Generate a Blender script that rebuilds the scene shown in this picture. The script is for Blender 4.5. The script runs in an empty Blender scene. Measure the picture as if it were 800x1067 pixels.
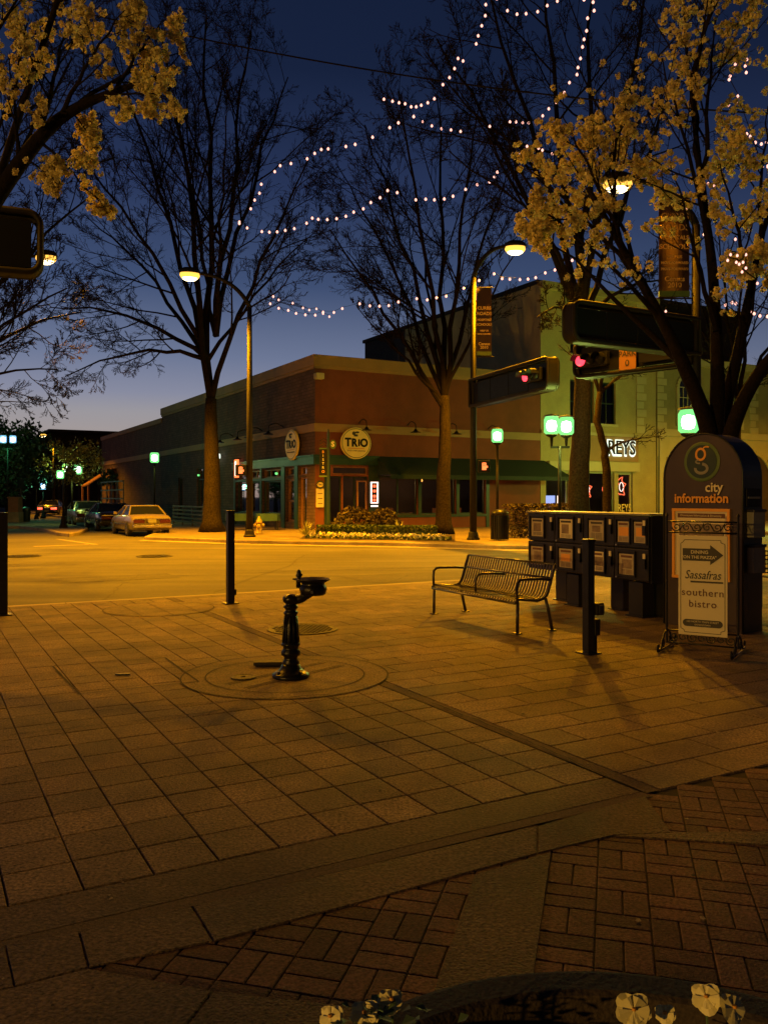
import bpy, bmesh, math, random
from mathutils import Vector, Matrix, noise
PI = math.pi
C = bpy.context.scene.collection
sc = bpy.context.scene
# ---------------------------------------------------------------- camera, sky, exposure
F, YH, H = 880.0, 517.0, 1.63          # focal length and horizon in photo pixels, eye height
cam_d = bpy.data.cameras.new('camera'); cam = bpy.data.objects.new('camera', cam_d); C.objects.link(cam)
cam_d.sensor_fit = 'HORIZONTAL'; cam_d.sensor_width = 36; cam_d.lens = 36 * F / 800
cam_d.shift_y = -(533.5 - YH) / 800; cam_d.clip_start = 0.05; cam_d.clip_end = 3000
cam.location = (0, 0, H); cam.rotation_euler = (PI / 2, 0, 0)
sc.camera = cam
world = bpy.data.worlds.new('World'); sc.world = world; world.use_nodes = True
wn = world.node_tree; wn.nodes.clear()
def wnode(t, **k):
    n = wn.nodes.new(t)
    for a, b in k.items(): setattr(n, a, b)
    return n
w_out = wnode('ShaderNodeOutputWorld'); w_bg = wnode('ShaderNodeBackground'); w_bg2 = wnode('ShaderNodeBackground')
w_add = wnode('ShaderNodeAddShader')
w_sky = wnode('ShaderNodeTexSky', sky_type='NISHITA', sun_disc=False, sun_elevation=math.radians(-4.5), sun_rotation=math.radians(-25))
w_tc = wnode('ShaderNodeTexCoord'); w_sep = wnode('ShaderNodeSeparateXYZ'); w_ramp = wnode('ShaderNodeValToRGB')
wn.links.new(w_tc.outputs['Generated'], w_sep.inputs[0]); wn.links.new(w_sep.outputs['Z'], w_ramp.inputs[0])
cr = w_ramp.color_ramp                # dusk: mauve at the horizon to deep blue overhead
stops = [(0.0, (0.42, 0.30, 0.26)), (0.06, (0.37, 0.315, 0.30)), (0.096, (0.32, 0.305, 0.335)), (0.118, (0.24, 0.255, 0.35)), (0.16, (0.15, 0.185, 0.30)),
         (0.24, (0.050, 0.080, 0.175)), (0.34, (0.021, 0.036, 0.10)), (0.45, (0.0085, 0.0165, 0.050)), (1.0, (0.003, 0.006, 0.02))]
while len(cr.elements) < len(stops): cr.elements.new(0.5)
for e, (p, c) in zip(cr.elements, stops): e.position = p; e.color = (*c, 1)
# the afterglow is brightest towards the sunset (ahead left) and fades round to the far side of the sky
w_dot = wnode('ShaderNodeVectorMath', operation='DOT_PRODUCT'); w_dot.inputs[1].default_value = (-0.42, 0.91, 0)
w_mr = wnode('ShaderNodeMapRange'); w_mr.inputs['From Min'].default_value = -0.3; w_mr.inputs['From Max'].default_value = 1.0; w_mr.inputs['To Min'].default_value = 0.12; w_mr.inputs['To Max'].default_value = 1.0
w_sc = wnode('ShaderNodeVectorMath', operation='SCALE')
wn.links.new(w_tc.outputs['Generated'], w_dot.inputs[0]); wn.links.new(w_dot.outputs['Value'], w_mr.inputs['Value'])
wn.links.new(w_ramp.outputs[0], w_sc.inputs[0]); wn.links.new(w_mr.outputs[0], w_sc.inputs['Scale'])
wn.links.new(w_sc.outputs[0], w_bg.inputs[0]); w_bg.inputs[1].default_value = 1.0
wn.links.new(w_sky.outputs[0], w_bg2.inputs[0]); w_bg2.inputs[1].default_value = 0.04
wn.links.new(w_bg.outputs[0], w_add.inputs[0]); wn.links.new(w_bg2.outputs[0], w_add.inputs[1]); wn.links.new(w_add.outputs[0], w_out.inputs[0])
sc.view_settings.view_transform = 'Standard'; sc.view_settings.look = 'None'
sc.view_settings.exposure = 0.0; sc.view_settings.gamma = 1
sc.cycles.use_denoising = True; sc.cycles.max_bounces = 5; sc.cycles.diffuse_bounces = 2; sc.cycles.glossy_bounces = 3
sc.cycles.transmission_bounces = 4; sc.cycles.transparent_max_bounces = 8; sc.cycles.sample_clamp_indirect = 3.0
SODIUM = (1.0, 0.385, 0.003); SODIUM_W = 14000.0
GREEN_L = (0.75, 1.0, 0.16)

# ---------------------------------------------------------------- helpers
def W(px, py, d): return Vector(((px - 400) / F * d, d, H + (YH - py) / F * d))
def G(px, py):
    d = F * H / (py - YH); return Vector(((px - 400) / F * d, d, 0))
TH = math.radians(29.0)
U = Vector((math.cos(TH), math.sin(TH), 0)); V = Vector((-math.sin(TH), math.cos(TH), 0))
def uv(p): return (p.dot(U), p.dot(V))
def UVp(u, v, z=0): return U * u + V * v + Vector((0, 0, z))

class MB:
    def __init__(s): s.v = []; s.f = []
    def quad(s, a, b, c, d):
        n = len(s.v); s.v += [tuple(a), tuple(b), tuple(c), tuple(d)]; s.f.append((n, n+1, n+2, n+3)); return s
    def tri(s, a, b, c):
        n = len(s.v); s.v += [tuple(a), tuple(b), tuple(c)]; s.f.append((n, n+1, n+2)); return s
    def box(s, c, d, rz=0, M=None):
        n = len(s.v); cx, cy, cz = c; hx, hy, hz = d[0]/2, d[1]/2, d[2]/2
        R = Matrix.Rotation(rz, 3, 'Z')
        for sx, sy, sz in ((-1,-1,-1),(1,-1,-1),(1,1,-1),(-1,1,-1),(-1,-1,1),(1,-1,1),(1,1,1),(-1,1,1)):
            p = R @ Vector((sx*hx, sy*hy, sz*hz)) + Vector(c)
            if M: p = M @ p
            s.v.append(tuple(p))
        for q in ((0,3,2,1),(4,5,6,7),(0,1,5,4),(1,2,6,5),(2,3,7,6),(3,0,4,7)): s.f.append(tuple(n+i for i in q))
        return s
    def rbox(s, c, d, b=0.01, rz=0, M=None):          # box with chamfered edges
        bm = bmesh.new(); bmesh.ops.create_cube(bm, size=1)
        for v in bm.verts: v.co = Vector((v.co.x*d[0], v.co.y*d[1], v.co.z*d[2]))
        bmesh.ops.bevel(bm, geom=bm.edges[:], offset=b, segments=2, affect='EDGES', profile=0.6)
        n = len(s.v); R = Matrix.Rotation(rz, 3, 'Z')
        for v in bm.verts:
            p = R @ v.co + Vector(c)
            if M: p = M @ p
            s.v.append(tuple(p))
        for f in bm.faces: s.f.append(tuple(n + v.index for v in f.verts))
        bm.free(); return s
    def tube(s, path, r, n=8, cap=True):
        path = [Vector(p) for p in path]; k = len(path)
        rr = r if isinstance(r, (list, tuple)) else [r]*k
        base = len(s.v); prev = None
        for i, p in enumerate(path):
            t = (path[min(i+1, k-1)] - path[max(i-1, 0)])
            t = t.normalized() if t.length > 1e-9 else Vector((0,0,1))
            if prev is None:
                a = Vector((1,0,0)) if abs(t.x) < 0.8 else Vector((0,1,0)); x = t.cross(a).normalized()
            else:
                x = prev - t * prev.dot(t)
                x = x.normalized() if x.length > 1e-6 else t.orthogonal().normalized()
            y = t.cross(x); prev = x
            for j in range(n):
                a = 2*PI*j/n; s.v.append(tuple(p + (x*math.cos(a) + y*math.sin(a))*rr[i]))
        for i in range(k-1):
            for j in range(n):
                a = base + i*n + j; b = base + i*n + (j+1) % n; s.f.append((a, b, b+n, a+n))
        if cap and n > 2:
            s.f.append(tuple(base + j for j in reversed(range(n)))); s.f.append(tuple(base + (k-1)*n + j for j in range(n)))
        return s
    def lathe(s, prof, c=(0,0,0), n=24, M=None):      # prof: (r, z)
        base = len(s.v)
        for r, z in prof:
            for j in range(n):
                a = 2*PI*j/n; p = Vector((c[0]+r*math.cos(a), c[1]+r*math.sin(a), c[2]+z))
                if M: p = M @ p
                s.v.append(tuple(p))
        for i in range(len(prof)-1):
            for j in range(n):
                a = base+i*n+j; b = base+i*n+(j+1) % n; s.f.append((a, b, b+n, a+n))
        s.f.append(tuple(base + j for j in reversed(range(n)))); s.f.append(tuple(base+(len(prof)-1)*n+j for j in range(n)))
        return s
    def prism(s, poly, z0, z1, M=None):
        n = len(poly); b = len(s.v)
        for z in (z0, z1):
            for p in poly:
                q = Vector((p[0], p[1], z))
                if M: q = M @ q
                s.v.append(tuple(q))
        s.f.append(tuple(b+i for i in reversed(range(n)))); s.f.append(tuple(b+n+i for i in range(n)))
        for i in range(n): j = (i+1) % n; s.f.append((b+i, b+j, b+n+j, b+n+i))
        return s
    def ring(s, c, r0, r1, z, n=48):
        b = len(s.v)
        for j in range(n):
            a = 2*PI*j/n
            for r in (r0, r1): s.v.append((c[0]+r*math.cos(a), c[1]+r*math.sin(a), z))
        for j in range(n):
            k = (j+1) % n; s.f.append((b+2*j, b+2*j+1, b+2*k+1, b+2*k))
        return s
    def build(s, name, mat, parent=None, loc=None, rz=0, smooth=False, mats=None, mi=None, **tags):
        me = bpy.data.meshes.new(name); me.from_pydata(s.v, [], s.f); me.update()
        for m in (mats or [mat]): me.materials.append(m)
        if mi: me.polygons.foreach_set('material_index', mi)
        if smooth: me.polygons.foreach_set('use_smooth', [True]*len(me.polygons))
        o = bpy.data.objects.new(name, me); C.objects.link(o)
        if parent: o.parent = parent
        if loc is not None: o.location = loc
        o.rotation_euler.z = rz
        for k, v in tags.items(): o[k] = v
        return o
def thing(name, label, cat, loc=(0,0,0), rz=0, group=None):
    o = bpy.data.objects.new(name, None); C.objects.link(o); o.empty_display_size = 0.2
    o.location = loc; o.rotation_euler.z = rz; o['label'] = label; o['category'] = cat
    if group: o['group'] = group
    return o
def struct(o): o['kind'] = 'structure'; return o
def copy_tree(o, parent=None):
    c = o.copy(); C.objects.link(c); c.parent = parent
    for ch in list(o.children): copy_tree(ch, c)
    return c
def text_mesh(name, txt, size, mat, parent, M, extrude=0.004, align='CENTER', shear=0, space=1.0, xs=1.0, bold=0.0, line=0.9):
    cu = bpy.data.curves.new(name, 'FONT'); cu.body = txt; cu.size = size; cu.extrude = extrude
    cu.align_x = align; cu.align_y = 'CENTER'; cu.shear = shear; cu.space_character = space; cu.offset = bold; cu.space_line = line
    cu.resolution_u = 3
    to = bpy.data.objects.new(name + '_src', cu); C.objects.link(to)
    dg = bpy.context.evaluated_depsgraph_get(); me = bpy.data.meshes.new_from_object(to.evaluated_get(dg))
    bpy.data.objects.remove(to); bpy.data.curves.remove(cu)
    S = Matrix.Diagonal((xs, 1, 1, 1)); me.transform(M @ S)
    me.materials.clear(); me.materials.append(mat); me.name = name
    o = bpy.data.objects.new(name, me); C.objects.link(o); o.parent = parent
    return o
def frame_M(origin, xdir, up=Vector((0,0,1))):      # x along xdir, y up, z out of the face
    x = Vector(xdir).normalized(); y = (up - x*up.dot(x)).normalized(); z = x.cross(y)
    M = Matrix(((x.x, y.x, z.x, origin[0]), (x.y, y.y, z.y, origin[1]), (x.z, y.z, z.z, origin[2]), (0,0,0,1)))
    return M

# ---------------------------------------------------------------- materials
def mat(name, col, rough=0.7, metal=0.0, var=0.15, scale=6.0, bump=0.0, bscale=40.0, island=0.0, spec=0.5, col2=None, objcoord=True, trans=0.0, coat=0.0):
    m = bpy.data.materials.new(name); m.use_nodes = True; nt = m.node_tree; P = nt.nodes['Principled BSDF']
    P.inputs['Roughness'].default_value = rough; P.inputs['Metallic'].default_value = metal
    P.inputs['Specular IOR Level'].default_value = spec
    if trans: P.inputs['Transmission Weight'].default_value = trans
    if coat: P.inputs['Coat Weight'].default_value = coat
    tc = nt.nodes.new('ShaderNodeTexCoord'); nz = nt.nodes.new('ShaderNodeTexNoise'); nz.inputs['Scale'].default_value = scale
    nz.inputs['Detail'].default_value = 6; nz.inputs['Roughness'].default_value = 0.62
    nt.links.new(tc.outputs['Object'], nz.inputs['Vector'])
    rp = nt.nodes.new('ShaderNodeValToRGB'); rp.color_ramp.elements[0].position = 0.3; rp.color_ramp.elements[1].position = 0.7
    c2 = col2 or tuple(min(1, c*(1+var)) for c in col); c1 = tuple(c*(1-var) for c in col) if not col2 else col
    rp.color_ramp.elements[0].color = (*c1, 1); rp.color_ramp.elements[1].color = (*c2, 1)
    nt.links.new(nz.outputs['Fac'], rp.inputs[0]); src = rp.outputs[0]
    if island:
        gi = nt.nodes.new('ShaderNodeNewGeometry'); mr = nt.nodes.new('ShaderNodeMapRange')
        mr.inputs['To Min'].default_value = 1 - island; mr.inputs['To Max'].default_value = 1 + island
        nt.links.new(gi.outputs['Random Per Island'], mr.inputs['Value'])
        mx = nt.nodes.new('ShaderNodeVectorMath'); mx.operation = 'SCALE'
        nt.links.new(src, mx.inputs[0]); nt.links.new(mr.outputs[0], mx.inputs['Scale']); src = mx.outputs[0]
    nt.links.new(src, P.inputs['Base Color'])
    rr = nt.nodes.new('ShaderNodeMapRange'); rr.inputs['To Min'].default_value = max(0.02, rough-0.12); rr.inputs['To Max'].default_value = min(1, rough+0.12)
    nt.links.new(nz.outputs['Fac'], rr.inputs['Value']); nt.links.new(rr.outputs[0], P.inputs['Roughness'])
    if bump:
        n2 = nt.nodes.new('ShaderNodeTexNoise'); n2.inputs['Scale'].default_value = bscale; n2.inputs['Detail'].default_value = 5
        nt.links.new(tc.outputs['Object'], n2.inputs['Vector'])
        bp = nt.nodes.new('ShaderNodeBump'); bp.inputs['Strength'].default_value = bump; bp.inputs['Distance'].default_value = 0.02
        nt.links.new(n2.outputs['Fac'], bp.inputs['Height']); nt.links.new(bp.outputs[0], P.inputs['Normal'])
    return m
def emis(name, col, s, base=(0.02,0.02,0.02)):
    m = bpy.data.materials.new(name); m.use_nodes = True; P = m.node_tree.nodes['Principled BSDF']
    P.inputs['Base Color'].default_value = (*base, 1)
    P.inputs['Emission Color'].default_value = (*col, 1); P.inputs['Emission Strength'].default_value = s; return m
def glass(name, tint=(0.03,0.035,0.03), mixf=0.75):
    m = bpy.data.materials.new(name); m.use_nodes = True; nt = m.node_tree; nt.nodes.clear()
    o = nt.nodes.new('ShaderNodeOutputMaterial'); mx = nt.nodes.new('ShaderNodeMixShader'); tr = nt.nodes.new('ShaderNodeBsdfTransparent')
    gl = nt.nodes.new('ShaderNodeBsdfGlossy'); gl.inputs['Roughness'].default_value = 0.03; fr = nt.nodes.new('ShaderNodeFresnel'); fr.inputs[0].default_value = 1.5
    tr.inputs[0].default_value = (mixf, mixf, mixf, 1)
    nz = nt.nodes.new('ShaderNodeTexNoise'); nz.inputs['Scale'].default_value = 1.3; bp = nt.nodes.new('ShaderNodeBump'); bp.inputs['Strength'].default_value = 0.03
    nt.links.new(nz.outputs['Fac'], bp.inputs['Height']); nt.links.new(bp.outputs[0], gl.inputs['Normal'])
    nt.links.new(fr.outputs[0], mx.inputs[0]); nt.links.new(tr.outputs[0], mx.inputs[1]); nt.links.new(gl.outputs[0], mx.inputs[2]); nt.links.new(mx.outputs[0], o.inputs[0])
    return m
def asphalt():
    m = mat('asphalt', (0.095,0.088,0.08), 0.85, var=0.3, scale=0.35, bump=0.5, bscale=90)
    nt = m.node_tree; P = nt.nodes['Principled BSDF']; src = P.inputs['Base Color'].links[0].from_socket
    tc = nt.nodes.new('ShaderNodeTexCoord'); mp = nt.nodes.new('ShaderNodeMapping'); mp.inputs['Rotation'].default_value = (0,0,-TH); mp.inputs['Scale'].default_value = (0.12, 1.6, 1)
    n1 = nt.nodes.new('ShaderNodeTexNoise'); n1.inputs['Scale'].default_value = 1.0; n1.inputs['Detail'].default_value = 5     # tyre wear along the street
    nt.links.new(tc.outputs['Object'], mp.inputs[0]); nt.links.new(mp.outputs[0], n1.inputs['Vector'])
    n2 = nt.nodes.new('ShaderNodeTexNoise'); n2.inputs['Scale'].default_value = 55; n2.inputs['Detail'].default_value = 3
    nt.links.new(tc.outputs['Object'], n2.inputs['Vector'])
    a = nt.nodes.new('ShaderNodeMapRange'); a.inputs['From Min'].default_value = 0.3; a.inputs['From Max'].default_value = 0.7; a.inputs['To Min'].default_value = 0.62; a.inputs['To Max'].default_value = 1.22; nt.links.new(n1.outputs['Fac'], a.inputs['Value'])
    b = nt.nodes.new('ShaderNodeMapRange'); b.inputs['To Min'].default_value = 0.6; b.inputs['To Max'].default_value = 1.4; nt.links.new(n2.outputs['Fac'], b.inputs['Value'])
    mu = nt.nodes.new('ShaderNodeMath'); mu.operation = 'MULTIPLY'; nt.links.new(a.outputs[0], mu.inputs[0]); nt.links.new(b.outputs[0], mu.inputs[1])
    vm = nt.nodes.new('ShaderNodeVectorMath'); vm.operation = 'SCALE'; nt.links.new(src, vm.inputs[0]); nt.links.new(mu.outputs[0], vm.inputs['Scale'])
    nt.links.new(vm.outputs[0], P.inputs['Base Color'])
    return m
def speckle(m, amount=0.35, scale=120, stain=0.35):
    nt = m.node_tree; P = nt.nodes['Principled BSDF']; src = P.inputs['Base Color'].links[0].from_socket
    tc = nt.nodes.new('ShaderNodeTexCoord'); n1 = nt.nodes.new('ShaderNodeTexNoise'); n1.inputs['Scale'].default_value = scale; n1.inputs['Detail'].default_value = 3
    n2 = nt.nodes.new('ShaderNodeTexNoise'); n2.inputs['Scale'].default_value = 0.9; n2.inputs['Detail'].default_value = 7; n2.inputs['Roughness'].default_value = 0.7
    for n in (n1, n2): nt.links.new(tc.outputs['Object'], n.inputs['Vector'])
    a = nt.nodes.new('ShaderNodeMapRange'); a.inputs['From Min'].default_value = 0.3; a.inputs['From Max'].default_value = 0.7; a.inputs['To Min'].default_value = 1-amount; a.inputs['To Max'].default_value = 1+amount
    b = nt.nodes.new('ShaderNodeMapRange'); b.inputs['From Min'].default_value = 0.3; b.inputs['From Max'].default_value = 0.7; b.inputs['To Min'].default_value = 1-stain; b.inputs['To Max'].default_value = 1+stain
    nt.links.new(n1.outputs['Fac'], a.inputs['Value']); nt.links.new(n2.outputs['Fac'], b.inputs['Value'])
    mu = nt.nodes.new('ShaderNodeMath'); mu.operation = 'MULTIPLY'; nt.links.new(a.outputs[0], mu.inputs[0]); nt.links.new(b.outputs[0], mu.inputs[1])
    vm = nt.nodes.new('ShaderNodeVectorMath'); vm.operation = 'SCALE'; nt.links.new(src, vm.inputs[0]); nt.links.new(mu.outputs[0], vm.inputs['Scale'])
    nt.links.new(vm.outputs[0], P.inputs['Base Color']); return m
M = {}
M['asphalt'] = asphalt()
M['tile'] = speckle(mat('concrete_paver', (0.145,0.098,0.064), 0.75, var=0.3, scale=1.7, bump=0.8, bscale=95, island=0.26), 0.75, 60, 0.7)
M['conc'] = speckle(mat('concrete_band', (0.085,0.056,0.038), 0.78, var=0.35, scale=2.2, bump=0.8, bscale=90, island=0.15), 0.7, 55, 0.7)
M['disc'] = speckle(mat('concrete_disc', (0.14,0.096,0.062), 0.78, var=0.25, scale=2, bump=0.6, bscale=95), 0.7, 60, 0.65)
M['kerb'] = speckle(mat('kerb_concrete', (0.27,0.22,0.16), 0.8, var=0.15, scale=2, bump=0.3, bscale=60))
M['walk'] = speckle(mat('sidewalk_concrete', (0.17,0.13,0.09), 0.85, var=0.2, scale=1.5, bump=0.3, bscale=50))
M['tar'] = mat('tar', (0.035,0.03,0.026), 0.8, var=0.3, scale=6)
M['patch'] = speckle(mat('asphalt_patch', (0.075,0.068,0.06), 0.9, var=0.2, scale=3, bump=0.5, bscale=80), 0.35, 50, 0.3)
M['grout'] = mat('grout', (0.022,0.018,0.014), 0.95, var=0.4, scale=30, bump=0.5, bscale=200)
M['pebble'] = mat('pebble_joint', (0.06,0.042,0.028), 0.9, scale=60, bump=1.0, bscale=160, col2=(0.2,0.14,0.095))
M['brick'] = speckle(mat('paving_brick', (0.11,0.056,0.04), 0.85, var=0.2, scale=8, bump=0.5, bscale=120, island=0.38), 0.55, 70, 0.55)
M['iron'] = mat('black_iron', (0.012,0.012,0.012), 0.42, 0.3, var=0.3, scale=15, bump=0.1)
M['ironfount'] = mat('cast_iron_black', (0.014,0.013,0.012), 0.3, 0.5, var=0.3, scale=18, bump=0.2, bscale=50)
M['pole'] = mat('dark_pole', (0.009,0.007,0.006), 0.65, 0.0, var=0.25, scale=5, spec=0.3)
M['bench'] = mat('bench_paint', (0.05,0.04,0.035), 0.32, 0.4, var=0.2, scale=12)
M['manhole'] = mat('manhole_iron', (0.02,0.015,0.011), 0.6, 0.2, var=0.4, scale=30, bump=0.6, bscale=60)
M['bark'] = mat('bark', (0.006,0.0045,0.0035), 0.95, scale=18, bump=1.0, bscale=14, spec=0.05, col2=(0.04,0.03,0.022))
M['twig'] = mat('twig', (0.014,0.0105,0.008), 0.95, spec=0.05, var=0.3, scale=3)
M['darkbark'] = mat('dark_bark', (0.011,0.008,0.0065), 0.95, spec=0.1, var=0.4, scale=14, bump=0.8, bscale=30)
M['petal'] = mat('blossom', (0.8,0.7,0.34), 0.7, var=0.15, scale=5, island=0.25)
def translucent(m, k=0.5):
    nt = m.node_tree; P = nt.nodes['Principled BSDF']; out = [n for n in nt.nodes if n.type == 'OUTPUT_MATERIAL'][0]
    tl = nt.nodes.new('ShaderNodeBsdfTranslucent'); mx = nt.nodes.new('ShaderNodeMixShader'); mx.inputs[0].default_value = k
    nt.links.new(P.inputs['Base Color'].links[0].from_socket, tl.inputs[0]); nt.links.new(P.outputs[0], mx.inputs[1]); nt.links.new(tl.outputs[0], mx.inputs[2]); nt.links.new(mx.outputs[0], out.inputs[0])
translucent(M['petal'], 0.5)
M['leafdark'] = mat('dark_leaf', (0.03,0.055,0.02), 0.6, var=0.3, scale=2, island=0.4)
M['leafyel'] = mat('spring_leaf', (0.16,0.16,0.04), 0.6, var=0.3, scale=2, island=0.4)
M['leafshrub'] = mat('shrub_leaf', (0.04,0.026,0.016), 0.6, var=0.3, scale=3, island=0.5)
M['hedge'] = mat('hedge_leaf', (0.045,0.07,0.02), 0.6, var=0.3, scale=3, island=0.45)
M['yucca'] = mat('yucca_leaf', (0.3,0.3,0.1), 0.5, var=0.3, scale=4, island=0.3)
M['whitefl'] = mat('white_flower', (0.6,0.55,0.4), 0.7, var=0.2, island=0.3)
M['mulch'] = mat('mulch', (0.05,0.03,0.018), 0.95, var=0.4, scale=14, bump=1.0, bscale=40)
M['stucco'] = speckle(mat('red_stucco', (0.17,0.05,0.025), 0.88, var=0.12, scale=0.8, bump=0.25, bscale=25), 0.1, 30, 0.18)
M['brownwall'] = speckle(mat('brown_wall', (0.105,0.064,0.048), 0.9, var=0.15, scale=0.7), 0.12, 20, 0.3)
def bricks(m):
    nt = m.node_tree; P = nt.nodes['Principled BSDF']; src = P.inputs['Base Color'].links[0].from_socket
    tc = nt.nodes.new('ShaderNodeTexCoord'); sp = nt.nodes.new('ShaderNodeSeparateXYZ'); cb = nt.nodes.new('ShaderNodeCombineXYZ'); bt = nt.nodes.new('ShaderNodeTexBrick')
    nt.links.new(tc.outputs['Object'], sp.inputs[0]); nt.links.new(sp.outputs['Y'], cb.inputs['X']); nt.links.new(sp.outputs['Z'], cb.inputs['Y']); nt.links.new(cb.outputs[0], bt.inputs['Vector'])
    bt.inputs['Scale'].default_value = 1.0; bt.inputs['Brick Width'].default_value = 0.42; bt.inputs['Row Height'].default_value = 0.15; bt.inputs['Mortar Size'].default_value = 0.014
    bt.inputs['Color1'].default_value = (0.8,0.8,0.8,1); bt.inputs['Color2'].default_value = (1.15,1.15,1.15,1); bt.inputs['Mortar'].default_value = (0.5,0.5,0.5,1)
    mx = nt.nodes.new('ShaderNodeVectorMath'); mx.operation = 'MULTIPLY'; nt.links.new(src, mx.inputs[0]); nt.links.new(bt.outputs['Color'], mx.inputs[1]); nt.links.new(mx.outputs[0], P.inputs['Base Color'])
    bp = nt.nodes.new('ShaderNodeBump'); bp.inputs['Strength'].default_value = 0.5; bp.inputs['Distance'].default_value = 0.02; bp.invert = True
    nt.links.new(bt.outputs['Fac'], bp.inputs['Height']); nt.links.new(bp.outputs[0], P.inputs['Normal'])
bricks(M['brownwall'])
M['cornice'] = mat('cornice_cream', (0.3,0.2,0.085), 0.75, var=0.12, scale=1)
M['greenpaint'] = mat('green_paint', (0.015,0.05,0.025), 0.4, var=0.12, scale=2)
M['darkgreen'] = mat('dark_green_frame', (0.012,0.032,0.022), 0.45, var=0.2, scale=4)
M['awning'] = mat('awning_canvas', (0.006,0.022,0.014), 0.8, var=0.2, scale=2, bump=0.2, bscale=10)
M['wood'] = mat('wood_frame', (0.28,0.13,0.05), 0.5, var=0.2, scale=6)
M['interior'] = mat('interior_dark', (0.05,0.035,0.025), 0.9, var=0.3, scale=1)
M['glass'] = glass('window_glass')
M['cream'] = speckle(mat('cream_facade', (0.36,0.33,0.15), 0.85, var=0.1, scale=0.7, bump=0.15, bscale=20), 0.08, 15, 0.15)
M['tan'] = speckle(mat('tan_facade', (0.28,0.27,0.13), 0.85, var=0.1, scale=0.6, bump=0.15, bscale=20), 0.08, 15, 0.15)
M['creamlight'] = mat('cream_trim', (0.45,0.44,0.25), 0.8, var=0.08, scale=1)
M['signcream'] = mat('sign_cream', (0.8,0.68,0.24), 0.5, var=0.05, scale=2)
M['black'] = mat('sign_black', (0.006,0.006,0.006), 0.6, var=0.1, spec=0.25)
M['signgreen'] = mat('sign_green', (0.07,0.13,0.03), 0.5, var=0.1)
M['orange'] = mat('sign_orange', (0.7,0.32,0.03), 0.5, var=0.05)
M['parkor'] = mat('park_sign_orange', (0.36,0.16,0.03), 0.6, var=0.05)
M['kiosk'] = mat('kiosk_paint', (0.05,0.036,0.033), 0.42, 0.1, var=0.12, scale=3)
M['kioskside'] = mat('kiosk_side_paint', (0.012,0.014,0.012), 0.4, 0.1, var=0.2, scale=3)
M['grey'] = mat('grey_plastic', (0.2,0.2,0.17), 0.5, var=0.1)
M['silver'] = mat('silver', (0.5,0.5,0.45), 0.3, 0.8, var=0.1)
M['paperc'] = mat('paper_cream', (0.62,0.55,0.36), 0.6, var=0.05, scale=3)
M['paper'] = mat('newspaper', (0.38,0.33,0.25), 0.8, var=0.15, scale=14)
M['ink'] = mat('ink', (0.05,0.045,0.04), 0.7, var=0.2)
M['inkbrown'] = mat('ink_brown', (0.12,0.055,0.04), 0.7, var=0.2)
M['photo'] = mat('news_photo', (0.08,0.06,0.05), 0.7, scale=7, col2=(0.3,0.22,0.16))
M['rackpaint'] = mat('rack_paint', (0.012,0.011,0.01), 0.45, 0.2, var=0.25, scale=6)
M['yellow'] = mat('hydrant_yellow', (0.25,0.17,0.04), 0.5, var=0.15, scale=12)
M['blue'] = mat('blue_cloth', (0.03,0.09,0.16), 0.7, var=0.2, scale=4)
M['banner'] = mat('banner_maroon', (0.035,0.012,0.018), 0.75, var=0.15, scale=2)
M['lettergold'] = mat('letter_gold', (0.5,0.33,0.15), 0.6, var=0.1)
M['letterwhite'] = mat('letter_white', (0.75,0.72,0.6), 0.5, var=0.05)
M['carsilver'] = mat('car_silver', (0.25,0.24,0.2), 0.3, 0.35, var=0.05, coat=0.6)
M['cardark'] = mat('car_dark', (0.02,0.022,0.026), 0.22, 0.4, var=0.05, coat=0.8)
M['cartan'] = mat('car_tan', (0.22,0.18,0.12), 0.3, 0.3, var=0.05, coat=0.6)
M['carglass'] = mat('car_glass', (0.01,0.012,0.015), 0.05, 0.0, var=0.1, spec=1.0)
M['tyre'] = mat('tyre', (0.012,0.012,0.012), 0.85)
M['chrome'] = mat('chrome', (0.6,0.58,0.52), 0.18, 0.95, var=0.05)
M['tail'] = mat('tail_lens', (0.05,0.008,0.006), 0.25, var=0.1)
M['darkbld'] = speckle(mat('dark_brick', (0.035,0.026,0.022), 0.9, var=0.25, scale=1.2, bump=0.3, bscale=12), 0.2, 8, 0.2)
M['farbrick'] = mat('far_brick', (0.16,0.07,0.045), 0.9, var=0.2, scale=3)
M['rail'] = mat('fence_rail', (0.1,0.075,0.055), 0.6, var=0.2, scale=5)
M['sodlens'] = emis('sodium_lens', (1.0, 0.50, 0.07), 1.9)
M['sodcore'] = emis('sodium_core', (1.0, 0.8, 0.42), 7)
def lantern_glass(name, col, s):
    m = bpy.data.materials.new(name); m.use_nodes = True; nt = m.node_tree; nt.nodes.clear()
    o = nt.nodes.new('ShaderNodeOutputMaterial'); mx = nt.nodes.new('ShaderNodeMixShader'); tr = nt.nodes.new('ShaderNodeBsdfTransparent'); em = nt.nodes.new('ShaderNodeEmission')
    em.inputs[0].default_value = (*col, 1); em.inputs[1].default_value = s; mx.inputs[0].default_value = 0.55
    nt.links.new(tr.outputs[0], mx.inputs[1]); nt.links.new(em.outputs[0], mx.inputs[2]); nt.links.new(mx.outputs[0], o.inputs[0]); return m
M['pedlens'] = lantern_glass('lantern_glass', (0.22, 1.0, 0.25), 1.6)
M['pedlensb'] = lantern_glass('lantern_glass_blue', (0.25, 0.6, 1.0), 1.6)
M['pedcore'] = emis('lantern_core', (0.75, 1.0, 0.75), 22)
M['bulb'] = emis('string_bulb', (1.0, 0.46, 0.36), 2.1)
M['redlamp'] = emis('red_signal', (1.0, 0.035, 0.06), 3.5)
M['hand'] = emis('hand_signal', (1.0, 0.16, 0.04), 2.6)
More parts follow.
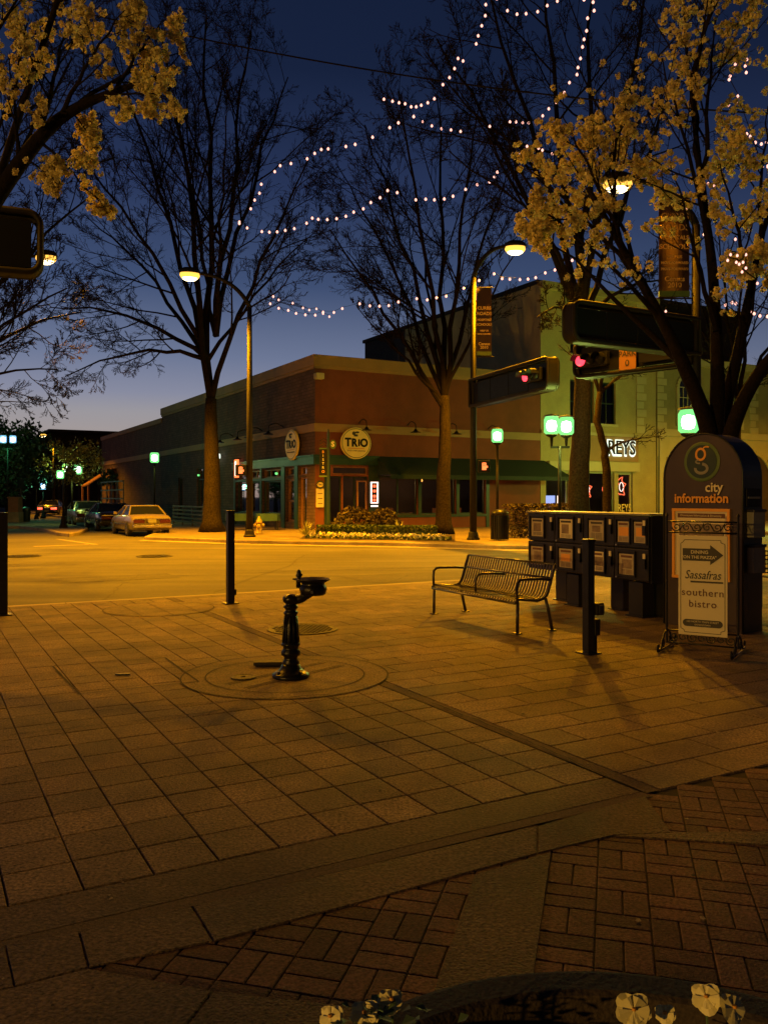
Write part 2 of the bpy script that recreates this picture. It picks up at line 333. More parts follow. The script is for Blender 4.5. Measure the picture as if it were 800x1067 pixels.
M['neonred'] = emis('neon_red', (1.0, 0.14, 0.05), 2.0)
M['neonwhite'] = emis('neon_white', (1.0, 0.72, 0.6), 2.6)
M['halo'] = emis('backlit_white', (0.85, 0.95, 0.75), 1.6)
M['screen'] = emis('tv_screen', (0.35, 0.45, 1.0), 1.6)
M['orangelamp'] = emis('orange_lamp', (1.0, 0.38, 0.06), 4)
M['tail_on'] = emis('tail_light_on', (1.0, 0.08, 0.04), 4)
M['warmint'] = emis('warm_interior', (1.0, 0.5, 0.2), 0.35)
M['petalpansy'] = mat('pansy_petal', (0.8,0.72,0.34), 0.6, var=0.12, scale=30)
M['leafpansy'] = mat('pansy_leaf', (0.1,0.16,0.06), 0.55, var=0.3, scale=20, island=0.3)
M['soil'] = mat('soil', (0.01,0.008,0.006), 0.95, var=0.3, scale=20, bump=0.8)
M['planter'] = speckle(mat('planter_concrete', (0.045,0.032,0.024), 0.85, var=0.15, scale=6, bump=0.4, bscale=80))

# ---------------------------------------------------------------- ground, road, plaza paving
struct(MB().quad((-900,-300,-0.05),(900,-300,-0.05),(900,1500,-0.05),(-900,1500,-0.05)).build('ground', M['asphalt']))
V1, V2, UA, VR = 3.66, 3.36, 3.50, 13.7
mb = MB()
for (u0,u1,v0,v1) in ((-14,20,-6,VR),): mb.quad(UVp(u0,v0,-0.012), UVp(u1,v0,-0.012), UVp(u1,v1,-0.012), UVp(u0,v1,-0.012))
struct(mb.build('plaza_bedding', M['grout']))
rnd = random.Random(4)
FC = G(297.5, 703.5); FC2 = G(166, 634.5)
def tile(mb, u0, u1, v0, v1, g=0.004, fr=UVp, z=0.0, j=0.0012, b=0.005):
    zt = z + rnd.uniform(-j, j); n = len(mb.v)
    for (uu, vv, zz) in ((u0+g,v0+g,z-0.02),(u1-g,v0+g,z-0.02),(u1-g,v1-g,z-0.02),(u0+g,v1-g,z-0.02),
                         (u0+g,v0+g,zt-b*0.7),(u1-g,v0+g,zt-b*0.7),(u1-g,v1-g,zt-b*0.7),(u0+g,v1-g,zt-b*0.7),
                         (u0+g+b,v0+g+b,zt),(u1-g-b,v0+g+b,zt),(u1-g-b,v1-g-b,zt),(u0+g+b,v1-g-b,zt)):
        mb.v.append(tuple(fr(uu, vv, zz)))
    for k in (0, 4):
        for i in range(4): jn = (i+1) % 4; mb.f.append((n+k+i, n+k+jn, n+k+4+jn, n+k+4+i))
    mb.f.append((n+8, n+9, n+10, n+11))
mb = MB(); PU, PV = 0.289, 0.3105
k = 0
while UA - PU*(k+1) > -13:
    u1 = UA - PU*k; u0 = u1 - PU; i = 0
    while V1 + PV*i < VR - 0.3:
        v0 = V1 + PV*i
        tile(mb, u0, u1, v0, min(v0+PV, VR-0.17), g=0.0028 + 0.0012*(i % 3 == 0)); i += 1
    k += 1
struct(mb.build('plaza_paving', M['tile']))
mb = MB(); u = UA + 0.12; row = 0
v = V2
while v < VR - 0.3:
    uu = UA + 0.12 - (row % 2)*0.29
    first = True
    while uu < 19.5:
        a = max(uu, UA + 0.12); b = uu + 0.60
        if b - a > 0.05: tile(mb, a, b, v, min(v+PV, VR-0.17), g=0.0035)
        uu = b
    v += PV; row += 1
struct(mb.build('plaza_paving_east', M['tile']))
struct(MB().quad(UVp(UA+0.012,V2,-0.003), UVp(UA+0.115,V2,-0.003), UVp(UA+0.115,VR-0.15,-0.003), UVp(UA+0.012,VR-0.15,-0.003)).build('pebble_strip', M['pebble']))
mb = MB()
u = -13.0
while u < 19.5: tile(mb, u, u+1.5, VR-0.165, VR, g=0.003, z=0.0); u += 1.5
struct(mb.build('plaza_edge_kerb', M['kerb']))
# long concrete strip between the tile field and the brick field
mb = MB(); u = -8.0
for (a, b) in ((-9,-6.4),(-6.4,-3.6),(-3.6,-1.0),(-1.0,UA)): tile(mb, a, b, V2+0.02, V1, g=0.004, b=0.006)
struct(mb.build('concrete_strip', M['conc']))
struct(MB().quad(UVp(-9,V2-0.055,-0.0012), UVp(UA,V2-0.055,-0.0012), UVp(UA,V2+0.022,-0.0012), UVp(-9,V2+0.022,-0.0012)).build('gravel_joint', M['pebble']))
# basketweave brick field
A_ = Vector((0.2611, 0.9653, 0)); B_ = Vector((0.9653, -0.2611, 0)); BO = G(618.5, 1007)
def AB(b, a, z=0): return BO + B_*b + A_*a + Vector((0,0,z))
mb = MB(); S = 0.205
for i in range(-22, 24):
    for j in range(-16, 14):
        b0, a0 = i*S, j*S
        c = AB(b0+S/2, a0+S/2); cu, cv = uv(c)
        if cv > V2 - 0.02 or abs(c.x) > 5.2 or c.y < -1.0: continue
        for h in range(2):
            if (i + j) % 2: tile(mb, b0, b0+S, a0+h*S/2, a0+(h+1)*S/2, g=0.0028, fr=AB, z=-0.004, j=0.0015, b=0.004)
            else: tile(mb, b0+h*S/2, b0+(h+1)*S/2, a0, a0+S, g=0.0028, fr=AB, z=-0.004, j=0.0015, b=0.004)
struct(mb.build('brick_paving', M['brick']))
def slab(mb, pts, z=0.002, t=0.02):
    P = [G(x, y) if not isinstance(x, Vector) else x for x, y in pts]
    c = sum(P, Vector())/len(P); n = len(P); b = len(mb.v)
    for s_, zz in ((0.004, z-t), (0.004, z-0.004), (0.009, z)):
        for p in P:
            q = p + (c-p).normalized()*s_; mb.v.append((q.x, q.y, zz))
    for k in (0, n):
        for i in range(n): jn = (i+1) % n; mb.f.append((b+k+i, b+k+jn, b+k+n+jn, b+k+n+i))
    mb.f.append(tuple(b+2*n+i for i in range(n)))
mb = MB()
slab(mb, [(15,1029),(5,985),(82,971),(92,1009)])
slab(mb, [(92,1009),(82,971),(200,945),(222,981)])
slab(mb, [(222,981),(200,945),(400,897),(560,861),(560,889),(375,941)])
slab(mb, [(560,889),(560,861),(672,829),(700,868),(640,871)])
slab(mb, [(495,911),(574,888),(548,1075),(437,1075)])
slab(mb, [(15,1029),(92,1009),(222,1033),(190,1075),(-60,1075),(-60,1045)])
slab(mb, [(222,1033),(395,1052),(437,1075),(420,1110),(160,1110),(190,1075)])
slab(mb, [(-80,1003),(5,985),(15,1029),(-80,1052)])
slab(mb, [(640,871),(700,868),(860,866),(880,884),(800,881)])
struct(mb.build('concrete_bands', M['conc']))
# round concrete pads with ring joints
def pad(c, rads, name, z=0.004):
    m1 = MB(); r = rads[-1]; n = 56
    b = len(m1.v); m1.v += [(c.x + r*math.cos(2*PI*i/n), c.y + r*math.sin(2*PI*i/n), z) for i in range(n)]; m1.f.append(tuple(range(b, b+n)))
    struct(m1.build(name, M['disc']))
    m2 = MB()
    for q in rads: m2.ring((c.x, c.y), q-0.006, q+0.006, z+0.004, 64)
    return m2
m2 = pad(FC, (0.715, 0.93), 'fountain_pad')
for du in (-0.12, 0.12):
    for w in (-0.022, 0.022):
        a0, a1 = FC + U*0 , FC
        d_ = Vector((0.62, 0.78, 0)).normalized(); s_ = Vector((d_.y, -d_.x, 0))
        p0 = FC + s_*(du+w) - d_*0.62 + Vector((0.02,0,0)); p1 = FC + s_*(du+w) + d_*0.62 + Vector((0.02,0,0)); e = s_*0.006; zz = Vector((0,0,0.008))
        m2.quad(p0-e+zz, p0+e+zz, p1+e+zz, p1-e+zz)
struct(m2.build('pad_joints', M['grout']))
m2 = pad(FC2, (0.775,), 'far_pad', 0.0035)
# rectangular panel joint
R4 = [G(55,695), G(83,724), G(207,711), G(172,686)]
for a, b in zip(R4, R4[1:]+R4[:1]):
    t = (b-a).normalized(); e = Vector((-t.y, t.x, 0))*0.008; zz = Vector((0,0,0.0075)); m2.quad(a-e+zz, a+e+zz, b+e+zz, b-e+zz)
for i in range(3):                       # tooled joints over the far pad
    for s_, t_ in ((U, V), (V, U)):
        o_ = FC2 + s_*(-0.4 + 0.4*i); L = math.sqrt(max(0, 0.775**2 - (-0.4+0.4*i)**2)); e = s_*0.005; zz = Vector((0,0,0.0078 + (0.0006 if s_ is V else 0)))
        m2.quad(o_-t_*L-e+zz, o_-t_*L+e+zz, o_+t_*L+e+zz, o_+t_*L-e+zz)
struct(m2.build('panel_joints', M['grout']))
# cracks
mb = MB(); rc = random.Random(9)
for path in ([(95,742),(180,735),(300,727),(340,724),(362,733),(420,729),(480,722)], [(450,733),(520,760),(600,795),(672,827)],[(0,768),(110,755),(220,742),(320,730)]):
    P = [G(*p) for p in path]; Q = []
    for a, b in zip(P, P[1:]):
        n = max(2, int((b-a).length/0.08))
        for i in range(n): Q.append(a.lerp(b, i/n) + Vector((rc.uniform(-.01,.01), rc.uniform(-.014,.014), 0.0052)))
    for a, b in zip(Q, Q[1:]):
        t = (b-a).normalized(); e = Vector((-t.y, t.x, 0))*rc.uniform(0.002, 0.007); mb.quad(a-e, a+e, b+e, b-e)
struct(mb.build('paving_cracks', M['grout']))

# gum spots, grit and painted glints on the paving
mb = MB(); rc = random.Random(31); dk = MB()
for i in range(420):
    q = Vector((rc.uniform(-4.5,4.5), 1.9 + 9.5*rc.random()**1.3, 0.0025)); r_ = rc.uniform(0.003,0.008) if i % 4 else rc.uniform(0.008,0.02); m_ = mb if i % 3 else dk
    b = len(m_.v); n = 7; m_.v += [(q.x+r_*rc.uniform(.6,1.2)*math.cos(2*PI*k/n), q.y+r_*rc.uniform(.6,1.2)*math.sin(2*PI*k/n), q.z) for k in range(n)]; m_.f.append(tuple(range(b, b+n)))
o = mb.build('pale_grit_glints', M['kerb']); o['kind'] = 'stuff'; o['label'] = 'tiny pale grit, gum spots and painted glints scattered over the plaza paving'
o = dk.build('dark_gum_spots', M['grout']); o['kind'] = 'stuff'; o['label'] = 'tiny dark gum spots scattered over the plaza paving'
# far sidewalks
def raised(name, poly, z1, mt, kerbw=0.18):
    n = len(poly); P = [Vector((p[0], p[1], 0)) for p in poly]
    area = sum(P[i].x*P[(i+1)%n].y - P[(i+1)%n].x*P[i].y for i in range(n))
    if area < 0: P.reverse()
    ins = []
    for i in range(n):
        a, b, c = P[i-1], P[i], P[(i+1)%n]; t1 = (b-a).normalized(); t2 = (c-b).normalized()
        n1 = Vector((-t1.y, t1.x, 0)); n2 = Vector((-t2.y, t2.x, 0)); m = (n1+n2).normalized(); ins.append(b + m*kerbw/max(0.4, m.dot(n1)))
    m1 = MB(); m1.v = [(p.x, p.y, z1-0.004) for p in ins]; m1.f = [tuple(range(n))]; struct(m1.build(name, mt))
    k = MB()
    for i in range(n):
        j = (i+1) % n; up = Vector((0,0,z1)); lo = Vector((0,0,-0.06)); lip = Vector((0,0,z1-0.03))
        o1 = (ins[i]-P[i])*0.12; o2 = (ins[j]-P[j])*0.12
        k.quad(P[i]+lo, P[j]+lo, P[j]+lip, P[i]+lip); k.quad(P[i]+lip, P[j]+lip, P[j]+o2+up, P[i]+o1+up); k.quad(P[i]+o1+up, P[j]+o2+up, ins[j]+up, ins[i]+up)
    struct(k.build(name + '_kerb', M['kerb']))
K0 = UVp(9.8, 34.5)
pts = [UVp(9.8, 130), UVp(9.8, 38.5), G(150,561.5), G(184,562.6), G(250,565), G(330,566.6), G(400,567.5), G(470,569.3), G(520,571), G(556,571.3)]
e_ = G(556,571.3); eu, ev = uv(e_)
pts += [UVp(eu+1.5, ev+1.0), UVp(eu+3.0, ev+3.2), UVp(70, ev+3.2), UVp(70, 130)]
raised('corner_sidewalk', [(p.x, p.y) for p in pts], 0.09, M['walk'])
gut = MB()                                 # pale concrete gutter in front of the corner
gp = pts[2:10]
for a, b in zip(gp, gp[1:]):
    o1 = Vector((0,-0.75,0)); zz = Vector((0,0,-0.04)); gut.quad(a+o1+zz, b+o1+zz, b+zz, a+zz)
struct(gut.build('gutter', M['kerb']))
pts = [G(44,552.6), G(60,557), G(72,558.3), G(84,556.3), G(92,552), G(60,545), G(20,543.5), G(-80,543), G(-80,549.5), G(20,550)]
raised('far_corner_pavement', [(p.x, p.y) for p in pts], 0.1, M['walk'])
# worn stripe in the side street
mb = MB()
for (a, b, w) in ((G(35,568), G(92,566), 0.25), (G(100,566), G(60,560.5), 0.2)):
    t = (b-a).normalized(); e = Vector((-t.y,t.x,0))*w/2; zz = Vector((0,0,-0.045)); mb.quad(a-e+zz, a+e+zz, b+e+zz, b-e+zz)
struct(mb.build('worn_road_marking', M['kerb']))
mb = MB(); rc = random.Random(21)
for path, w_ in (([(30,604),(180,598),(340,592),(520,588)],0.03), ([(60,590),(200,586),(330,583),(470,580)],0.025), ([(210,620),(262,600),(300,588),(318,576)],0.02), ([(110,622),(128,606),(150,594)],0.018), ([(400,606),(430,596),(500,592)],0.02)):
    P = [G(*p) for p in path]; Q = []
    for a, b in zip(P, P[1:]):
        n = max(2, int((b-a).length/0.3))
        for i in range(n): Q.append(a.lerp(b, i/n) + Vector((rc.uniform(-.04,.04), rc.uniform(-.06,.06), -0.044)))
    for a, b in zip(Q, Q[1:]):
        t = (b-a).normalized(); e = Vector((-t.y, t.x, 0))*rc.uniform(w_*0.4, w_); mb.quad(a-e, a+e, b+e, b-e)
struct(mb.build('road_tar_seams', M['tar']))
mb = MB()
for (px, py, w_, l_) in ((440,598,1.6,3.2),(120,600,1.1,2.4)):
    c = G(px,py); z_ = Vector((0,0,-0.0455)); mb.quad(c-U*l_/2-V*w_/2+z_, c+U*l_/2-V*w_/2+z_, c+U*l_/2+V*w_/2+z_, c-U*l_/2+V*w_/2+z_)
struct(mb.build('road_patches', M['patch']))
# patched manhole shapes in the road, covers in the plaza
def cover(name, c, r, label, z=0.012, mt=None, group=None):
    t = thing(name, label, 'manhole cover', (c.x, c.y, z-0.012), 0.3, group)
    m = MB().lathe([(r,0.0),(r,0.010),(r-0.02,0.014),(r-0.03,0.010),(r-0.05,0.009)], n=40); m.build('rim', mt or M['manhole'], t)
    m = MB(); rr = random.Random(3); g = 0.055
    n = int(r/g)
    for i in range(-n, n+1):
        for j in range(-n, n+1):
            x, y = i*g + (j % 2)*g/2, j*g
            if x*x+y*y < (r-0.07)**2: m.box((x, y, 0.013), (g*0.62, g*0.5, 0.008))
    m.build('tread', mt or M['manhole'], t)
    return t
cover('manhole_cover', G(315,656), 0.43, 'round dark iron manhole cover with raised tread behind the drinking fountain')
cover('access_cover', G(253.5,707), 0.11, 'small round access cap set in the pad left of the drinking fountain', z=0.018)
cover('road_manhole', Vector((G(23,578).x, G(23,578).y, -0.04)), 0.5, 'flat round manhole in the road near the left frame edge', z=-0.028)
cover('road_manhole', Vector((G(161,578).x, G(161,578).y, -0.04)), 0.5, 'flat round manhole in the road below the parked cars', z=-0.028)
p = G(280, 694); t = thing('valve_lid', 'small rectangular metal valve lid standing slightly proud beside the drinking fountain', 'valve lid', (p.x, p.y, 0.01), math.radians(5))
MB().rbox((0,0,0.025),(0.28,0.15,0.03),0.004).build('lid', M['manhole'], t); MB().box((0,0,0.006),(0.25,0.12,0.014)).build('frame', M['iron'], t)
p = G(128, 704); t = MB().rbox((0,0,0.006),(0.13,0.035,0.012),0.002).build('lifting_slot', M['iron'], None, (p.x,p.y,0.006), 0.1, label='small dark metal lifting slot in the rectangular paving panel', category='access slot')

# ---------------------------------------------------------------- street lamps and signal frames
def sodium_light(parent, loc, k=1.0, aim=(0,0,-1), cone=150, col=SODIUM):
    ld = bpy.data.lights.new('sodium_light', 'SPOT'); ld.color = col; ld.energy = SODIUM_W*k; ld.shadow_soft_size = 0.14
    ld.spot_size = math.radians(cone); ld.spot_blend = 0.45
    lo = bpy.data.objects.new('sodium_light', ld); C.objects.link(lo); lo.parent = parent; lo.location = loc; lo.rotation_euler = Vector(aim).to_track_quat('-Z', 'Y').to_euler()
def street_lamp(px, base, htop, armv, lab, k=1.0, r=0.11, banner=None, name='street_lamp', aim=(0,0,-1), cone=150, col=SODIUM):
    # armv: vector from the pole top to the lamp head
    t = thing(name, lab, 'street lamp', base, 0, 'orange street lamps')
    h = htop - base[2]; a = Vector(armv)
    MB().tube([(0,0,0.25),(0,0,h*0.5),(0,0,h-1.1)], [r*1.15, r, r*0.8], 14).build('pole', M['pole'], t, smooth=True)
    MB().lathe([(r*2.1,0),(r*2.1,0.06),(r*1.7,0.1),(r*1.5,0.25),(r*1.2,0.3)], n=16).build('base', M['pole'], t)
    path = []
    for i in range(13):
        s = i/12; x = a*(1-(1-s)**1.7) if True else a*s
        path.append(Vector((a.x*s**1.15, a.y*s**1.15, (h-1.1) + 1.1*(1-(1-s)**2.4))))
    MB().tube(path, [r*0.8 - i*r*0.025 for i in range(13)], 10).build('arm', M['pole'], t, smooth=True)
    e = path[-1]; d = Vector((a.x, a.y, 0)).normalized()
    head = t; Mh = Matrix.Translation(e + d*0.22) @ Matrix.Rotation(math.atan2(d.y, d.x), 4, 'Z') @ Matrix.Diagonal((1.75, 1.2, 1.5, 1))
    hb = MB().lathe([(0.05,0.13),(0.14,0.12),(0.21,0.07),(0.235,0.0),(0.22,-0.02),(0.2,0.0)], n=18, M=Mh).build('lamp_head', M['pole'], t, smooth=True)
    MB().lathe([(0.2,-0.01),(0.21,-0.07),(0.185,-0.12),(0.04,-0.145)], n=18, M=Mh).build('lens', M['sodlens'], hb, smooth=True)
    MB().lathe([(0.02,-0.205),(0.10,-0.19),(0.155,-0.15),(0.16,-0.10),(0.155,-0.06)], n=16, M=Mh).build('lamp', M['sodcore'], hb, smooth=True)
    sodium_light(hb, e + d*0.22 + Vector((0,0,-0.44)), k, aim, cone, col)
    return t
def banner(base, z0, z1, w, dirv, lab, lines):
    t = thing('street_banner', lab, 'banner', base, math.atan2(dirv[1], dirv[0]), 'maroon street banners')
    hh = z1 - z0; m = MB()
    n = 8
    for i in range(n):
        xa, xb = 0.12 + w*i/n, 0.12 + w*(i+1)/n; f = lambda x: 0.03*math.sin(x*7)
        m.quad((xa,f(xa),z0),(xb,f(xb),z0),(xb,f(xb),z1),(xa,f(xa),z1)); m.quad((xa,f(xa)+.006,z1),(xb,f(xb)+.006,z1),(xb,f(xb)+.006,z0),(xa,f(xa)+.006,z0))
    m.build('cloth', M['banner'], t)
    for zb in (z0-0.02, z1+0.02): MB().tube([(0,0,zb),(w+0.2,0,zb)],0.018,6).build('bracket', M['pole'], t)
    MB().box((0.12+w/2,0,z0+0.09),(w,0.09,0.14)).build('green_hem', M['signgreen'], t)
    for txt, fz, sz in lines:
        text_mesh('lettering', txt, sz, M['lettergold'], t, frame_M((0.12+w/2, -0.05, z0 + hh*fz), (1,0,0)), 0.003, bold=0.004)
    return t
def signal_face(parent, M4, lit=0, horizontal=True):
    # three lenses along local x of M4 (x along the housing, z out of the face)
    hs = MB().rbox((0,0,0),(1.02,0.38,0.16),0.03, M=M4).build('signal_housing', M['black'], parent)
    for i in range(3):
        Mi = M4 @ Matrix.Translation((-0.32+0.32*i, 0, 0.08))
        m = MB().lathe([(0.145,0.0),(0.14,0.04),(0.08,0.08),(0.01,0.09)], n=16, M=Mi)
        m.build('lens', M['redlamp'] if i == lit else M['black'], hs, smooth=True)
        v = MB()
        for j in range(14):
            a0, a1 = PI*(1.0*j/14), PI*(1.0*(j+1)/14)
            q = [Mi @ Vector((0.16*math.cos(a), 0.16*math.sin(a), zz)) for a, zz in ((a0,0),(a1,0),(a1,0.26),(a0,0.26))]; v.quad(*q)
        v.build('visor', M['black'], hs)
def signal_frame(base, p0, p1, z0, z1, lab, panels=4):
    # rounded box frame reaching from the pole at p0 to its free end p1
    a = Vector((p0[0],p0[1],0)); b = Vector((p1[0],p1[1],0)); L = (b-a).length; rz = math.atan2((b-a).y, (b-a).x)
    t = thing('signal_frame', lab, 'signal arm', (a.x, a.y, 0), rz, 'boxed traffic signal arms')
    hh = z1-z0; R = 0.2
    def outline(off):
        pts = [(0.06, z0-off+0.0)]; r = R
        for k in range(7):
            an = -PI/2 + PI/2*k/6; pts.append((L-r+(r+off)*math.cos(an), z0+r+(r+off)*math.sin(an)))
        for k in range(7):
            an = PI/2*k/6; pts.append((L-r+(r+off)*math.cos(an), z1-r+(r+off)*math.sin(an)))
        pts.append((0.06, z1+off)); return pts
    for y_ in (-0.17, 0.17):
        MB().tube([(x,y_,z) for x, z in outline(0)]+[(0.06,y_,z0)], 0.055, 8).build('frame_tube', M['pole'], t, smooth=True)
    m = MB(); ou = outline(0.03)
    for q, r_ in zip(ou, ou[1:]): m.quad((q[0],-0.19,q[1]),(r_[0],-0.19,r_[1]),(r_[0],0.19,r_[1]),(q[0],0.19,q[1])); m.quad((q[0]*.999,0.19,q[1]-.012 if q[1]>5 else q[1]+.012),(r_[0]*.999,0.19,r_[1]-.012 if r_[1]>5 else r_[1]+.012),(r_[0]*.999,-0.19,r_[1]-.012 if r_[1]>5 else r_[1]+.012),(q[0]*.999,-0.19,q[1]-.012 if q[1]>5 else q[1]+.012))
    m.build('frame_skin', M['pole'], t)
    m = MB()
    for i in range(panels):
        x0 = 0.1 + (L-0.22)*i/panels; x1 = 0.1 + (L-0.22)*(i+1)/panels
        m.rbox(((x0+x1)/2, 0.0, (z0+z1)/2), (x1-x0-0.03, 0.07, hh-0.2), 0.01)
    m.build('back_panel', M['black'], t)
    return t, L, rz
# far corner lamps
bL = G(260,562); bL.z = 0.08
top = W(260,298,bL.y); lampL = W(197,286,bL.y-0.6)
street_lamp(0, bL, lampL.z+0.05, (lampL.x-bL.x+0.25, -0.6, 0), 'tall street lamp, arm to the left, beside the hydrant and big bare tree', 1.0, aim=(0.5,-2.0,-9), cone=126)
bR = Vector((G(493,565).x, G(493,565).y, 0.08))
lampR = W(536,258,bR.y)
street_lamp(0, bR, lampR.z+0.05, (lampR.x-bR.x-0.2, 0.0, 0), 'tall street lamp with curved arm to the right over the red building', 1.2, aim=(-0.5,-1.4,-9), cone=129)
bP = Vector(((725-400)/F*21, 21, 0)); lampP = W(644,190,21)
street_lamp(0, bP, lampP.z+0.05, (lampP.x-bP.x+0.2, 0.0, 0), 'tall street lamp with its head among the blossom on the right', 0.19, r=0.12, aim=(-1,0.5,-9), cone=168)
# lamp whose head shows just right of the near-left signal frame; pole beyond the frame edge
bN = Vector((-14.6, 30.0, 0)); lampN = W(48,268,30)
street_lamp(0, bN, lampN.z+0.05, (lampN.x-bN.x-0.22, 0, 0), 'tall street lamp at the left edge, head glowing beside the near signal box', 0.9, aim=(2,-1,-9), cone=124)
bM = Vector((-9.9, 12.2, 0))
street_lamp(0, bM, 9.4, (0.7, 0.05, 0), 'tall street lamp just outside the left frame edge beside the blossoming tree', 0.15, aim=(8,5,-9), cone=124)
# lamp behind the photographer's left shoulder, and an unseen one added at right to light the facades
street_lamp(0, Vector((-22, -16, 0)), 3.3, (0.8, 0.8, 0), 'shorter street lamp standing behind the viewpoint on the left', 0.9, aim=(14,14,1.8), cone=118, col=(1.0,0.52,0.09))
street_lamp(0, Vector((29, 37, 0)), 10, (-1.2, 0.8, 0), 'unseen tall street lamp added beyond the right edge to light the pale green building', 0.7, cone=165)
# far away lamp over the side street
f0 = W(56,452,75); street_lamp(0, Vector((f0.x, 75, 0)), f0.z, (-0.8,0,0), 'small distant orange street lamp above the far roofs at left', 0.3, r=0.09)
# signal frames
t, L, rz = signal_frame(bR, (bR.x, bR.y), ((576-400)/F*24.8, 24.8), 4.8, 5.72, 'boxed signal arm on the middle pole with one red light before the red building')
Mf = Matrix.Translation((L-0.75, 0.22, 5.28)) @ Matrix(((-1,0,0,0),(0,0,1,0),(0,1,0,0),(0,0,0,1)))
xs_ = Vector((-1,0,0))
signal_face(t, frame_M((L-0.78, -0.22, 5.27), (1,0,0)), lit=0)
lp = (4.17, 19.0)
t, L, rz = signal_frame(bP, (bP.x, bP.y), lp, 5.14, 6.0, 'dark boxed signal arm seen from behind across the right pole below the banner', panels=4)
t, L, rz = signal_frame(bP, (bP.x, bP.y), (5.42, 23.6), 4.93, 5.84, 'boxed signal arm behind the dark one, with a red light and the orange PARK sign', panels=1)
side = 1
def on_arm(x, z): return frame_M((x, 0.23, z), (-1,0,0))
signal_face(t, on_arm(L-0.72, 5.36), lit=2) if False else signal_face(t, on_arm(L-0.62, 5.34), lit=0)
sg = MB().rbox((L-1.72, 0.24, 5.38),(0.5,0.04,0.86),0.01).build('park_sign', M['parkor'], t)
text_mesh('lettering', 'PARK', 0.21, M['ink'], sg, on_arm(L-1.72, 5.37) @ Matrix.Translation((0,0,0.036)), 0.002, bold=0.004)
text_mesh('lettering', 'PARK', 0.2, M['ink'], sg, on_arm(L-1.72, 5.60) @ Matrix.Translation((0,0,0.036)), 0.002, bold=0.004)
MB().lathe([(0.085,0),(0.085,0.004)], n=20, M=on_arm(L-1.72, 5.13) @ Matrix.Translation((0,0,0.034)) @ Matrix.Diagonal((0.75,1,1,1))).build('emblem', M['ink'], sg)
MB().lathe([(0.03,0),(0.03,0.004)], n=12, M=on_arm(L-1.72, 5.13) @ Matrix.Translation((0,0,0.0405)) @ Matrix.Diagonal((0.8,1.9,1,1))).build('emblem_core', M['parkor'], sg)
sg = MB().rbox((L-2.75, 0.24, 5.38),(1.4,0.04,0.6),0.01).build('street_name_sign', M['black'], t)
text_mesh('lettering', 'COL', 0.42, M['lettergold'], sg, on_arm(L-2.35, 5.48) @ Matrix.Translation((0,0,0.036)), 0.002)
# near-left frame on the pole beyond the frame edge
t, L, rz = signal_frame(bM, (bM.x, bM.y), ((42-400)/F*13.9, 13.9), 5.27, 6.24, 'boxed signal arm reaching in from the left frame edge', panels=2)
# banners
z0 = W(500,371,bR.y).z; z1 = W(500,300,bR.y).z
banner((bR.x, bR.y, 0), z0, z1, 0.52, (1,0.0), 'narrow maroon banner on the middle lamp pole above the signal arm',
       [('CURBS',.70,.16),('ROADS',.62,.16),('HOSPITALS',.53,.10),('SCHOOLS',.46,.12),('HELP US',.37,.08),('MOVE FORWARD',.32,.06),('Census\n2010',.15,.14)])
z0 = W(700,310,bP.y).z; z1 = W(700,205,bP.y).z
banner((bP.x-1.04, bP.y-0.0, 0), z0, z1, 0.75, (1,0.0), 'maroon banner with gold Census lettering left of the right lamp pole among blossom',
       [('CURBS',.80,.23),('ROADS',.69,.22),('HOSPITALS',.59,.14),('SCHOOLS',.50,.17),('HELP US',.40,.10),('MOVE FORWARD',.34,.085),('MOVE FORWARD',.28,.085),('Census\n2010',.15,.17)])

# green-lit pedestrian lanterns
def ped_lamp(base, h, heads, lab, k=1.0, mt='pedlens', col=GREEN_L, hs=1.0, power=120):
    t = thing('pedestrian_lamp', lab, 'lantern', base, 0, 'green glowing pedestrian lanterns')
    MB().lathe([(0.2,0),(0.2,0.12),(0.13,0.2),(0.1,0.5),(0.07,0.6)], n=14).build('base', M['pole'], t, smooth=True)
    zt = h - 0.55*hs
    MB().tube([(0,0,0.5),(0,0,zt-(0.35 if len(heads)>1 else 0))], [0.055,0.045], 10).build('pole', M['pole'], t, smooth=True)
    if len(heads) > 1:
        xs = [q[0] for q in heads]
        MB().box(((min(xs)+max(xs))/2,0,zt-0.38),(max(xs)-min(xs)+0.06,0.06,0.07)).build('crossbar', M['pole'], t)
    for (x, y, dz) in heads:
        hb = MB().lathe([(0.03,-0.36),(0.05,-0.1),(0.15*hs,-0.04),(0.17*hs,0.0)], c=(x,y,zt+dz), n=14).build('holder', M['pole'], t, smooth=True)
        MB().lathe([(0.15*hs,0.0),(0.21*hs,0.06*hs),(0.215*hs,0.42*hs),(0.17*hs,0.5*hs)], c=(x,y,zt+dz), n=18).build('lantern', M[mt], hb, smooth=True)
        MB().lathe([(0.02,0.08*hs),(0.12*hs,0.11*hs),(0.15*hs,0.24*hs),(0.12*hs,0.37*hs),(0.02,0.4*hs)], c=(x,y,zt+dz), n=14).build('lamp', M['pedcore'], hb, smooth=True)
        MB().lathe([(0.225*hs,0.5*hs),(0.2*hs,0.54*hs),(0.03,0.58*hs)], c=(x,y,zt+dz), n=18).build('cap', M['pole'], hb)
        if power:
            ld = bpy.data.lights.new('lantern_light','POINT'); ld.color = col; ld.energy = power; ld.shadow_soft_size = 0.2
            lo = bpy.data.objects.new('lantern_light', ld); C.objects.link(lo); lo.parent = hb; lo.location = (x, y-0.3, zt+dz+0.3)
    return t
ped_lamp(((717-400)/F*17.5, 17.5, 0.0), 1.63+92/F*17.5, [(0,0,0)], 'green glowing lantern half hidden by a dark stem above the information kiosk', hs=0.95)
